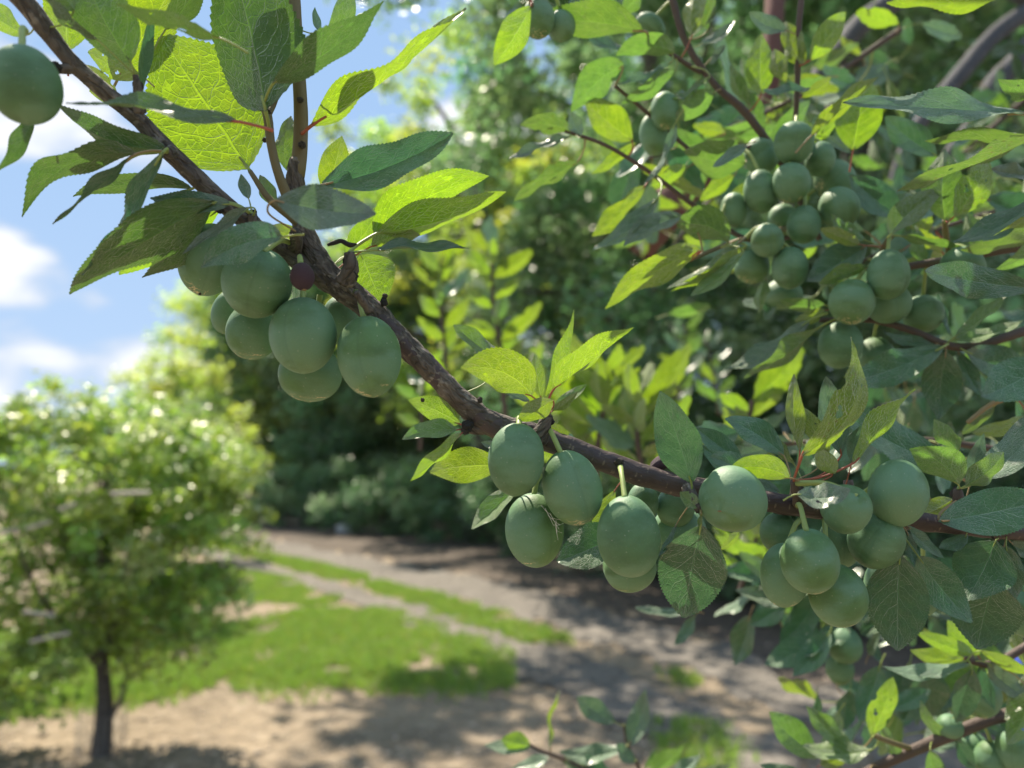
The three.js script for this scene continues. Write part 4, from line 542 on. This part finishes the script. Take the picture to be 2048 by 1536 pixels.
// --- brighter shoots standing farther back
function shoot(label, path, n, len, seed, mix) {
  const s = new Branch('leafy_shoot', label, at(path[0][0], path[0][1], path[0][2]), path[0][2], 'sunlit leafy shoots behind the sharp branch'), r = rng(seed); s.wood('stem', path, twigMat, { step: 0.01, rad: 8 });
  const c = new THREE.CatmullRomCurve3(path.map(p => V(p[0], p[1], p[2])));
  for (let i = 0; i < n; i++) {
    const p = c.getPoint(clamp(0.12 + 0.88 * (i + r() * 0.6) / n)), a = (i * 2.4 + r()), out = Math.cos(a), dep = Math.sin(a) * len / 1540 * 0.5 * p.z, q = 0.75 + 0.5 * r(), L = len * q, up = 0.35 + 0.6 * r();
    const k = r() < mix ? 'y' : r() < 0.5 ? 'm' : 'g';
    s.leaf(p.x, p.y, p.x + out * L * 0.85, p.y - up * L, 0.38 + 0.1 * r(), k === 'g' ? 40 : 130 + 30 * r(), k, { d: p.z, d1: p.z + dep, teeth: 6, reach: 0.02 });
  }
}
shoot('tallest sunlit shoot left of the two, above the middle spur', [[1010, 830, 1.05, 6], [1000, 700, 1.05, 5], [985, 590, 1.05, 4], [985, 490, 1.05, 2.5]], 18, 84, 301, 0.7);
shoot('sunlit shoot just right of the sharp branch, under the pale tree', [[905, 830, 1.1, 5], [890, 700, 1.1, 4], [880, 590, 1.1, 3], [880, 500, 1.1, 2]], 14, 72, 302, 0.7);
shoot('bright shoot rising behind the leaves of the middle spur', [[1190, 960, 0.78, 7], [1200, 860, 0.78, 6], [1215, 790, 0.78, 5], [1222, 735, 0.78, 3]], 16, 112, 303, 0.85);
shoot('bright shoot behind the plum pair of the middle', [[1130, 960, 0.8, 7], [1110, 880, 0.8, 6], [1090, 800, 0.8, 5]], 12, 110, 304, 0.85);
shoot('bright shoot left of the upright dark leaf', [[1290, 960, 0.74, 7], [1275, 880, 0.74, 6], [1280, 800, 0.74, 4]], 14, 116, 305, 0.85);
shoot('yellowish shoot between upright dark leaf and tall twisted leaf', [[1480, 960, 0.72, 7], [1490, 880, 0.72, 6], [1505, 800, 0.72, 4]], 11, 100, 306, 0.8);
shoot('small grey-green shoot against the dark trees right of the middle spur', [[1350, 830, 1.7, 4], [1362, 740, 1.7, 3], [1372, 650, 1.7, 2]], 14, 52, 307, 0.25);
shoot('small grey-green shoot left of the drooping leaf pair', [[1440, 830, 1.8, 4], [1430, 760, 1.8, 3], [1412, 680, 1.8, 2]], 12, 50, 308, 0.2);
shoot('low bright shoot glimpsed under the branch left of the lone plum', [[1480, 1180, 0.7, 6], [1500, 1120, 0.7, 5], [1520, 1050, 0.7, 4]], 9, 80, 309, 0.9);
shoot('faint shoot against the yellowish tree under the first plum cluster', [[840, 900, 1.2, 4], [845, 800, 1.2, 3], [850, 730, 1.2, 2]], 9, 62, 310, 0.6);

// --- leafy branches deeper in the tree, blurred
function deeper(label, path, n, spread, len, seed, kinds) {
  const s = new Branch('plum_branch', label, at(path[0][0], path[0][1], path[0][2]), path[0][2], UR), r = rng(seed); s.wood('stem', path, twigMat, { step: 0.01, rad: 8 });
  const c = new THREE.CatmullRomCurve3(path.map(p => V(p[0], p[1], p[2])));
  for (let i = 0; i < n; i++) {
    const p = c.getPoint((i + r()) / n), a = r() * 6.283, bx = p.x + Math.cos(a) * spread * r(), by = p.y + Math.sin(a) * spread * r(), L = len * (0.6 + 0.7 * r()) / p.z, b = r() * 6.283, k = kinds[Math.floor(r() * kinds.length)], z = p.z + (r() - 0.5) * 0.16;
    s.leaf(bx, by, bx + Math.cos(b) * L, by + Math.sin(b) * L * 0.7 + 0.15 * L, 0.36 + 0.16 * r(), k === 'd' || k === 'g' ? 70 * r() : 120 + 50 * r(), k, { d: z, d1: z + (r() - 0.5) * 0.05, teeth: 5, reach: 0.05 });
  }
}
deeper('dim leafy branch behind the dense plum cluster, by the red pruned limb', [[1780, 120, 0.95, 6], [1600, 260, 0.92, 5], [1420, 400, 0.9, 4], [1300, 560, 0.9, 2]], 46, 100, 86, 701, ['d', 'd', 'm', 'g', 'd', 'y']);
deeper('dim leafy branch among the grey limbs at the upper right corner', [[2250, 60, 1.15, 8], [2050, 200, 1.1, 6], [1900, 330, 1.05, 5], [1780, 440, 1.0, 3]], 84, 120, 86, 702, ['d', 'd', 'd', 'g', 'm']);
deeper('dim leafy branch behind the leaf rosette at the right', [[2300, 640, 0.8, 8], [2080, 690, 0.76, 6], [1900, 760, 0.74, 5], [1720, 830, 0.72, 3]], 76, 100, 84, 703, ['d', 'd', 'm', 'g', 'd']);
deeper('dim leafy branch under the sharp branch at the right', [[2300, 1160, 0.72, 8], [2050, 1190, 0.68, 6], [1800, 1210, 0.66, 5], [1560, 1180, 0.66, 3]], 84, 95, 76, 704, ['d', 'd', 'd', 'g', 'm']);
deeper('dim leafy branch low at the right, above the blue drum', [[2350, 1330, 0.72, 8], [2100, 1370, 0.68, 6], [1900, 1390, 0.66, 5], [1700, 1400, 0.66, 3]], 84, 110, 76, 705, ['d', 'd', 'm', 'g', 'd', 'y']);
deeper('leafy branch close behind the dense plum cluster, reaching to its left', [[1800, 60, 0.66, 6], [1620, 180, 0.64, 5], [1450, 260, 0.62, 4], [1260, 330, 0.62, 2]], 44, 80, 76, 707, ['m', 'd', 'm', 'y', 'g']);
deeper('leafy branch close behind the right border cluster', [[2250, 380, 0.6, 6], [2000, 420, 0.58, 5], [1820, 480, 0.57, 4], [1640, 560, 0.57, 2]], 44, 80, 74, 708, ['m', 'd', 'd', 'y', 'g']);
deeper('leafy branch just behind the tall twisted leaf', [[2000, 900, 0.5, 7], [1850, 880, 0.5, 6], [1680, 880, 0.5, 5], [1440, 900, 0.52, 3]], 26, 50, 44, 706, ['d', 'd', 'g']);

// --- the tree's own trunk and grey limbs
{
  const t = thing('plum_tree', 'old plum tree whose bare grey limbs show at the upper right', 'tree', V(1.75, 0, -1.35));
  const O = t.position, W = (name, pts, rr, mat = bark[2], rad = 14) => part(t, name, tube(pts, rr, { rad, step: 0.03, rough: 0.14, freq: 20, origin: O }), mat);
  const fork = V(1.62, 1.55, -1.4), F2 = at(2080, 10, 1.5);
  W('trunk', [V(1.75, -0.1, -1.35), V(1.74, 0.5, -1.33), V(1.68, 1.1, -1.38), fork], [0.11, 0.09, 0.085, 0.08], bark[0], 18);
  W('limb', [fork, V(1.35, 1.95, -1.5), F2, at(1960, -60, 1.5), at(1800, -260, 1.5)], [0.06, 0.035, 0.02, 0.02, 0.018]);
  W('limb', [F2, at(1990, 70, 1.48), at(1920, 150, 1.45), at(1850, 232, 1.4), at(1800, 320, 1.38), at(1770, 420, 1.36)], [0.018, 0.017, 0.016, 0.013, 0.01, 0.005]);
  W('limb', [V(1.35, 1.95, -1.5), at(2120, 70, 1.35), at(2030, 128, 1.3), at(1980, 180, 1.28), at(1950, 240, 1.26), at(1890, 320, 1.22), at(1840, 420, 1.2)], [0.025, 0.022, 0.018, 0.016, 0.013, 0.009, 0.004]);
  W('limb', [at(1960, -60, 1.5), at(1860, -50, 1.3), at(1790, 0, 1.1), at(1720, 50, 1.05), at(1680, 100, 1.02), at(1640, 150, 1.0), at(1605, 240, 0.98), at(1590, 330, 0.98), at(1560, 470, 0.98)], [0.03, 0.022, 0.016, 0.0145, 0.0135, 0.012, 0.011, 0.01, 0.006]);
  W('pruned_limb', [at(1800, -260, 1.5), at(1580, -120, 1.25), at(1546, 60, 1.15), at(1540, 180, 1.12), at(1470, 300, 1.1), at(1390, 360, 1.08), at(1320, 430, 1.06), at(1272, 500, 1.06)], [0.03, 0.018, 0.013, 0.013, 0.014, 0.022, 0.03, 0.024], redWood);
  W('limb', [V(1.7, 1.0, -1.37), V(1.4, 1.25, -0.9), at(2500, 980, 0.372)], [0.05, 0.035, 0.0082], bark[1]);
  W('limb', [V(1.66, 1.25, -1.39), V(1.3, 1.5, -0.9), at(2500, 330, 0.5)], [0.045, 0.03, 0.0065], bark[0]);
  W('limb', [V(1.72, 0.75, -1.35), V(1.3, 1.0, -0.9), at(2500, 1310, 0.52)], [0.045, 0.03, 0.0054], bark[0]);
  W('limb', [V(1.62, 1.5, -1.4), V(1.0, 2.0, -1.05), V(0.45, 2.08, -0.75), at(1290, -160, 0.5)], [0.05, 0.035, 0.02, 0.004], bark[0]);
  W('limb', [V(1.0, 2.0, -1.05), V(0.5, 2.25, -0.7), V(0.0, 2.3, -0.62)], [0.03, 0.018, 0.006], bark[0]);
  W('limb', [V(0.5, 2.25, -0.7), V(0.1, 2.2, -0.45), V(-0.2, 2.0, -0.3), at(-160, -260, 0.262)], [0.016, 0.012, 0.009, 0.005], bark[0]);
  W('limb', [V(0.45, 2.08, -0.75), V(0.25, 2.1, -0.6), at(1610, -60, 0.48)], [0.012, 0.008, 0.002], twigMat);
}
// the canopy above the frame, which shades the fruit
{
  const b = new Branch('plum_branch', 'leafy plum branch overhead, out of view, shading the fruit below', V(0.3, 2.2, -0.65), 0.6, UR), r = rng(909);
  b.samples = []; for (let i = 0; i <= 60; i++) b.samples.push(V(mixf(0.9, -0.05, i / 60), 2.16 + 0.1 * Math.sin(i / 9), mixf(-0.9, -0.58, i / 60)));
  part(b.o, 'stem', tube([V(0.95, 2.02, -0.98), V(0.6, 2.22, -0.78), V(0.3, 2.25, -0.68), V(-0.06, 2.2, -0.6)], [0.015, 0.01, 0.007, 0.003], { origin: b.a }), bark[0]);
  const mats = ['m', 'd', 'm'];
  for (let i = 0; i < 300; i++) {
    const s = b.samples[Math.floor(r() * 61)], base = s.clone().add(V((r() - 0.5) * 0.3, (r() - 0.3) * 0.22, (r() - 0.5) * 0.34)), tip = base.clone().add(V((r() - 0.5) * 0.1, -0.015 + (r() - 0.5) * 0.05, (r() - 0.5) * 0.1));
    if (base.x < 0.12 + 0.1 * r()) continue;
    leafCount++; const { g } = leafBlade(base, tip, { w: 0.48, roll: 60 + 60 * r(), seed: leafCount, teeth: 5 });
    const m = part(b.o, 'leaf', g, leafMat(mats[i % 3], i % 3, 0)); m.position.copy(base).sub(b.a);
  }
}

// --- plums
const plumMap = (scar, tint) => tex(512, 256, (u, v) => {
  const n = fbm(u * 8, v * 8, 3 + scar, 5, 8), dots = worley(u * 60, v * 44, 60, 15 + scar), dk = smooth(0.2, 0.06, dots[0]) * (vnoise(Math.floor(u * 60), Math.floor(v * 44), scar) > 0.55 ? 0.035 : 0);
  const rub = fbm(u * 4 + 0.4 * fbm(u * 9, v * 9, 5, 3, 9), v * 5, 17 + scar * 3, 6, 4), bloom = smooth(0.3, 0.68, rub), k = 0.85 + 0.5 * (n - 0.5);
  let c = [0.098 * k * tint[0], 0.20 * k * tint[1], 0.072 * k * tint[2]];
  c = [mixf(c[0], 0.13, bloom * 0.8), mixf(c[1], 0.25, bloom * 0.8), mixf(c[2], 0.145, bloom * 0.8)].map(q => q + dk);
  const seam = smooth(0.012, 0.002, Math.abs(u - 0.4045 - 0.006 * Math.sin(v * 9))) * smooth(0.04, 0.2, v) * smooth(0.98, 0.8, v) * (0.4 + 0.6 * n); c = c.map(q => q * (1 - 0.12 * seam));
  if (scar && scar < 3 || scar === 4) { const w = fbm(u * 14, v * 20, 40 + scar, 5, 14), line = smooth(0.045, 0.012, Math.abs(w - 0.5)) * smooth(0.26, 0.15, v + 0.03 * Math.sin(u * 19)) * smooth(0.44, 0.5, fbm(u * 7, v * 7, 60 + scar, 3, 7)); c = [mixf(c[0], 0.6, line), mixf(c[1], 0.5, line), mixf(c[2], 0.3, line)]; }
  const h = worley(u * 9, v * 7, 9, 90 + scar), sp = smooth(0.04, 0.015, h[0]) * 0.45; return [mixf(c[0], 0.5, sp), mixf(c[1], 0.48, sp), mixf(c[2], 0.4, sp)];
});
const plumBump = tex(512, 256, (u, v) => 0.93 * fbm(u * 6, v * 4, 3, 2, 6) + 0.07 * fbm(u * 90, v * 60, 6, 2, 90), false);
const plumMats = [[0, [1, 1, 1]], [1, [1.0, 1.05, 0.95]], [2, [1.06, 1.08, 1]], [3, [0.9, 0.98, 1.15]], [4, [1, 1.02, 0.95]]].map(([k, tint]) => new THREE.MeshPhysicalMaterial({ map: plumMap(k, tint), bumpMap: plumBump, bumpScale: 0.0009, roughness: 0.6, sheen: 0.16, sheenColor: lin(0.5, 0.7, 0.62), sheenRoughness: 0.45 }));
const purpleMat = new THREE.MeshPhysicalMaterial({ color: lin(0.095, 0.028, 0.05), bumpMap: barkBump, bumpScale: 0.002, roughness: 0.6, sheen: 0.4, sheenColor: lin(0.7, 0.6, 0.75), sheenRoughness: 0.5 });
const plumGeos = [0, 1, 2, 3].map(k => { // unit plum, stalk end up; a shallow seam and a dimple at the stalk
  const g = new THREE.SphereGeometry(0.5, 56, 40), p = g.attributes.position; g.rotateY(0);
  for (let i = 0; i < p.count; i++) {
    let x = p.getX(i) * 2, y = p.getY(i) * 2, z = p.getZ(i) * 2; const s = Math.hypot(x, z), a = Math.atan2(z, x);
    const seam = Math.exp(-((a - 0.6) ** 2) / 0.035) * Math.pow(s, 0.6) * 0.055, egg = 1 + 0.05 * (k % 2 ? -y : y * 0.6) + 0.02 * Math.sin(3 * a + k);
    x *= (1 - seam) * egg; z *= (1 - seam) * egg; const top = Math.exp(-(s * s) / 0.012); y = y > 0 ? y - 0.07 * top : y - 0.02 * Math.exp(-(s * s) / 0.006);
    p.setXYZ(i, x * 0.5, y * 0.5, z * 0.5);
  }
  g.computeVertexNormals(); return g;
});
const stalkMat = std({ color: lin(0.28, 0.36, 0.11), roughness: 0.55 }), scarMat = std({ color: lin(0.20, 0.15, 0.08), roughness: 0.9 });
let plumCount = 0;
// [centre px, py, width px, height px, depth, tilt of the stalk from upright (clockwise), tilt towards the eye, label, where the stalk leaves the wood, scar map, spin]
function plum(br, cx, cy, w, h, d, tilt, fwd, label, to, scar = 0, spin, mat) {
  const r = rng(++plumCount * 97 + 5), c = at(cx, cy, d), o = thing(mat ? 'fruitlet' : 'plum', label, mat ? 'fruit' : 'plum', c, mat ? undefined : 'green plums on the near branches'), W = w * d / FPX, H = 1.035 * h * d / FPX * (mat ? 1.2 : 1);
  const a = tilt * Math.PI / 180, b = fwd * Math.PI / 180, ax = RIGHT.clone().multiplyScalar(Math.sin(a) * Math.cos(b)).addScaledVector(UPV, Math.cos(a) * Math.cos(b)).addScaledVector(BACK, Math.sin(b)).normalize();
  const q = new THREE.Quaternion().setFromUnitVectors(V(0, 1, 0), ax).multiply(new THREE.Quaternion().setFromAxisAngle(V(0, 1, 0), spin ?? r() * 6.28));
  const m = part(o, 'flesh', plumGeos[plumCount % 4], mat ?? plumMats[scar || [0, 3, 4][plumCount % 3]]); m.quaternion.copy(q); m.scale.set(W, H, W * (0.97 + 0.06 * r()));
  const top = ax.clone().multiplyScalar(H * 0.455); let s = to ? at(to[0], to[1], br === main && to[0] > 300 ? Math.max(mainDepth(to[0]) - 0.004, to[2]) : to[2] ?? d) : br.nearest(c.clone().add(top))[0]; if (!to && s.distanceTo(c.clone().add(top)) > 0.045) s = c.clone().addScaledVector(ax, H * 0.5 + 0.014);
  s = s.clone().sub(c); const mid = top.clone().lerp(s, 0.5).addScaledVector(ax, 0.15 * top.distanceTo(s)), R = 0.00105;
  part(o, 'stalk', tube([top, mid, s], [R * 1.1, R, R * 1.25], { rad: 8, step: 0.0015, rough: 0.1, freq: 300 }), stalkMat);
  const k = part(o, 'stylar_scar', new THREE.SphereGeometry(0.0011, 8, 6), scarMat); k.position.copy(ax).multiplyScalar(-H * 0.479); k.scale.set(1, 0.5, 1);
}
const mp = (...a) => plum(main, ...a);
mp(50, 170, 134, 148, 0.248, 0, 8, 'dark blurred plum hanging alone at the upper left border', [50, 62, 0.262]);
mp(420, 520, 118, 142, 0.322, 18, 0, 'leftmost plum of the first cluster, half behind a glossy leaf', undefined, 0);
mp(455, 625, 60, 84, 0.345, 10, 0, 'plum almost hidden at the left back of the first cluster', undefined, 0);
mp(514, 566, 138, 138, 0.306, 20, 20, 'large plum directly under the leaf draped over the first cluster', [586, 488, 0.316], 0, 5.5);
mp(506, 662, 104, 112, 0.33, 6, 0, 'lower left plum of the first cluster, with pale scar marks', undefined, 1);
mp(607, 671, 134, 148, 0.306, -2, -4, 'plum at the front centre of the first cluster, below the purple fruitlet', [606, 578, 0.318], 0, 5.0);
mp(622, 746, 126, 112, 0.335, 4, 0, 'lowest plum of the first cluster, peeping out under its front plum', [640, 590, 0.335], 1);
mp(738, 713, 130, 158, 0.306, -8, -2, 'rightmost plum of the first cluster, hanging from a short yellowish stalk', [712, 584, 0.3], 2, 5.2);
mp(682, 640, 80, 96, 0.342, 0, 0, 'shaded plum at the back between the two front plums of the first cluster');
mp(1033, 919, 114, 142, 0.312, 4, 2, 'plum touching the branch at the middle, its shoulder sunlit', [1037, 843, 0.318], 0, 1.0);
mp(1143, 975, 118, 148, 0.316, -17, 2, 'tilted plum of the middle group on a curved green stalk', [1092, 850, 0.318], 0, 5.6);
mp(1070, 1060, 118, 144, 0.33, -2, 0, 'lower left plum of the middle group, with cobweb on its side', [1080, 950, 0.335], 1, 5.9);
mp(1258, 1072, 126, 158, 0.308, -6, 0, 'long plum hanging on its own stalk, speckled, right end of middle group', [1240, 932, 0.312], 0, 3.3);
mp(1258, 1136, 108, 92, 0.34, -4, 0, 'plum peeping out under the long speckled plum', [1270, 1000, 0.345], 2);
mp(1286, 1004, 62, 76, 0.352, 0, 0, 'shaded plum tucked under the branch beside the long speckled plum');
mp(1352, 1014, 76, 84, 0.355, 10, 0, 'shaded plum under the branch, left of the lone round plum');
mp(1356, 1062, 110, 96, 0.362, -10, 0, 'dim olive plum behind the hanging pale-tipped leaf');
mp(1464, 999, 134, 116, 0.306, 66, -48, 'lone round plum in front of the branch, below a yellow-green leaf', [1490, 990, 0.33], 0, 3.9);
mp(1620, 1122, 112, 126, 0.304, -8, 4, 'front plum of the four-plum cluster, cream scar at its lower end', [1594, 1012, 0.316], 1, 2.0);
mp(1570, 1150, 98, 124, 0.322, 6, 0, 'left plum of the four-plum cluster, behind the scarred front plum', [1600, 1040, 0.33], 2);
mp(1675, 1190, 112, 122, 0.318, -14, 0, 'lowest plum of the four-plum cluster, right of the scarred front plum', [1650, 1040, 0.33], 1);
mp(1558, 1066, 74, 80, 0.345, 0, 0, 'small plum under the branch at the back of the four-plum cluster');
mp(1693, 1017, 98, 98, 0.31, 10, 50, 'round plum end-on below the torn grey-green leaf', undefined, 0, 4);
mp(1796, 986, 136, 108, 0.318, -82, -30, 'plum lying sideways on top of the branch at the right', [1738, 1020, 0.338], 0, 2.8);
mp(1753, 1080, 108, 114, 0.322, 12, 30, 'plum under the sideways plum, above the long hanging leaf', undefined, 0, 4.5);
mp(1682, 1082, 80, 106, 0.342, 4, 0, 'shaded plum behind the scarred front plum');
mp(1756, 1168, 52, 88, 0.372, 0, 0, 'pale lit plum sliver behind the long hanging leaf');
mp(2050, 1228, 70, 90, 0.38, 0, 0, 'plum cut by the right border below the chalky-edged leaves', undefined, 1);
mp(1846, 1190, 60, 80, 0.39, 0, 0, 'dim plum seen between the two long hanging leaves');
const up = (...a) => plum(upper, ...a);
up(1588, 286, 78, 82, 0.478, 0, 20, 'topmost plum of the dense upper cluster', [1591, 240, 0.49]);
up(1640, 318, 60, 68, 0.492, 10, 0, 'plum just right of the topmost one in the dense cluster');
up(1582, 366, 74, 78, 0.475, -4, 0, 'plum directly below the topmost one in the dense cluster');
up(1522, 312, 68, 72, 0.505, -20, 0, 'shaded plum at the upper left of the dense cluster, behind the twig');
up(1522, 383, 68, 84, 0.488, -6, 0, 'plum on the left side of the dense cluster, halfway down');
up(1670, 360, 82, 74, 0.51, 50, 0, 'shaded plum at the upper right back of the dense cluster');
up(1678, 416, 86, 74, 0.478, 70, 0, 'wide plum at the right side of the dense cluster');
up(1608, 449, 66, 74, 0.478, 0, 6, 'plum at the heart of the dense cluster with a pale stalk dimple', [1610, 400, 0.51]);
up(1566, 440, 60, 62, 0.512, 0, 0, 'shaded plum deep inside the dense cluster');
up(1534, 480, 64, 66, 0.47, -10, 30, 'plum at the lower left of the dense cluster, above the green twig leaves');
up(1580, 536, 70, 82, 0.472, 0, 0, 'lowest clear plum of the dense cluster');
up(1504, 533, 70, 66, 0.49, 20, 0, 'plum with a lit lower rim, left of the lowest clear one');
up(1468, 420, 54, 68, 0.5, 0, 0, 'dark plum at the far left of the dense cluster behind a bright leaf');
up(1566, 588, 76, 60, 0.52, 0, 0, 'dim plum under the lowest clear one of the dense cluster');
up(1330, 222, 58, 74, 0.49, 0, 0, 'upper plum of the pair left of the dense cluster');
up(1307, 270, 56, 80, 0.5, -10, 0, 'lower plum of the pair left of the dense cluster');
up(1300, 52, 64, 40, 0.52, 30, 0, 'plum behind the leaves at the top border, left of the grey limb');
plum(upper, 1076, 36, 66, 78, 0.44, 0, 0, 'blurred plum behind the big leaf at the top border, left one', [1070, -20, 0.43]);
plum(upper, 1122, 52, 58, 60, 0.45, 0, 0, 'blurred plum behind the big leaf at the top border, right one', [1100, -20, 0.44]);
const rp = (...a) => plum(right, ...a);
rp(1776, 549, 80, 98, 0.44, 0, 0, 'upper plum of the right border cluster, under a curled leaf');
rp(1704, 604, 88, 88, 0.445, 10, 0, 'left plum of the right border cluster');
rp(1776, 606, 86, 80, 0.465, -10, 0, 'plum behind and below the upper plum of the right border cluster');
rp(1680, 690, 84, 92, 0.462, 10, 0, 'lowest left plum of the right border cluster behind the tall twisted leaf');
rp(1752, 716, 76, 82, 0.475, -6, 0, 'dim low plum left of the leaf rosette');
rp(1846, 628, 76, 74, 0.47, 0, 0, 'dim plum above the leaf rosette');
rp(1926, 530, 84, 70, 0.445, 20, 0, 'plum half hidden above the long bluish leaf');
const lp = (...a) => plum(lower, ...a);
lp(1966, 1394, 66, 80, 0.49, 10, 0, 'plum beside the drooping leaves above the low branch');
lp(1900, 1452, 50, 42, 0.5, 0, 20, 'small plum sitting on the low branch');
lp(1948, 1500, 60, 66, 0.515, 0, 0, 'plum hanging left under the low branch');
lp(1982, 1520, 62, 74, 0.5, 0, 0, 'middle plum hanging under the low branch');
lp(2028, 1500, 66, 80, 0.49, 0, 0, 'plum hanging under the low branch at the right border');
lp(1690, 1290, 66, 70, 0.58, 0, 0, 'blurred plum hanging below the four-plum cluster');
lp(1680, 1338, 54, 60, 0.59, 0, 0, 'second blurred plum below the four-plum cluster, lower one');
plum(main, 605, 553, 48, 46, 0.296, -10, -10, 'small purple-red fruitlet above the first plum cluster', [602, 535, 0.31], 0, 1, purpleMat);
plum(main, 1322, 926, 30, 40, 0.338, 60, 0, 'tiny purple fruitlet behind the branch beside the upright dark leaf', [1352, 930, 0.33], 0, 1, purpleMat);
// cobweb threads
{
  const web = (label, segs, d) => { const t = thing('cobweb', label, 'cobweb', at(segs[0][0], segs[0][1], d)), r = rng(3), m = std({ color: lin(0.75, 0.76, 0.75), roughness: 0.5 }); for (const [a, b, c, e] of segs) { const p = at(a, b, d), q = at(c, e, d + 0.004), k = p.clone().lerp(q, 0.5).add(V(0, -0.0006 * r(), 0)); part(t, 'thread', tube([p, k, q], [0.00006, 0.00006, 0.00006], { rad: 4, step: 0.002, cap: false, origin: t.position }), m); } };
  web('fine cobweb between the two lower plums of the middle group', [[1082, 1010, 1102, 1030], [1090, 1016, 1108, 1052], [1100, 1026, 1118, 1058], [1104, 1036, 1122, 1040], [1108, 1050, 1128, 1046], [1112, 1040, 1114, 1066], [1096, 1030, 1120, 1050], [1112, 1060, 1124, 1066], [1110, 1044, 1116, 1080]], 0.309);
  web('two cobweb threads hanging under the purple-red fruitlet', [[588, 568, 590, 604], [585, 560, 586, 600]], 0.302);
}
{ // dried blossom remains caught on the spur
  const t = thing('dried_husk', 'black dried curl caught on the bark above the first cluster', 'husk', at(690, 492, 0.305)); part(t, 'curl', tube([[655, 490], [668, 486], [682, 482], [700, 490], [714, 488]].map(p => at(p[0], p[1], 0.305)), [0.0006, 0.0011, 0.0008, 0.0012, 0.0004], { rad: 7, step: 0.001, rough: 0.3, freq: 600, origin: t.position }), blackMat);
  part(t, 'thread', tube([[708, 543], [713, 550], [714, 562]].map(p => at(p[0], p[1], 0.305)), [0.0004, 0.0003, 0.0002], { rad: 5, step: 0.001, origin: t.position }), blackMat);
}
renderer.render(scene, camera);
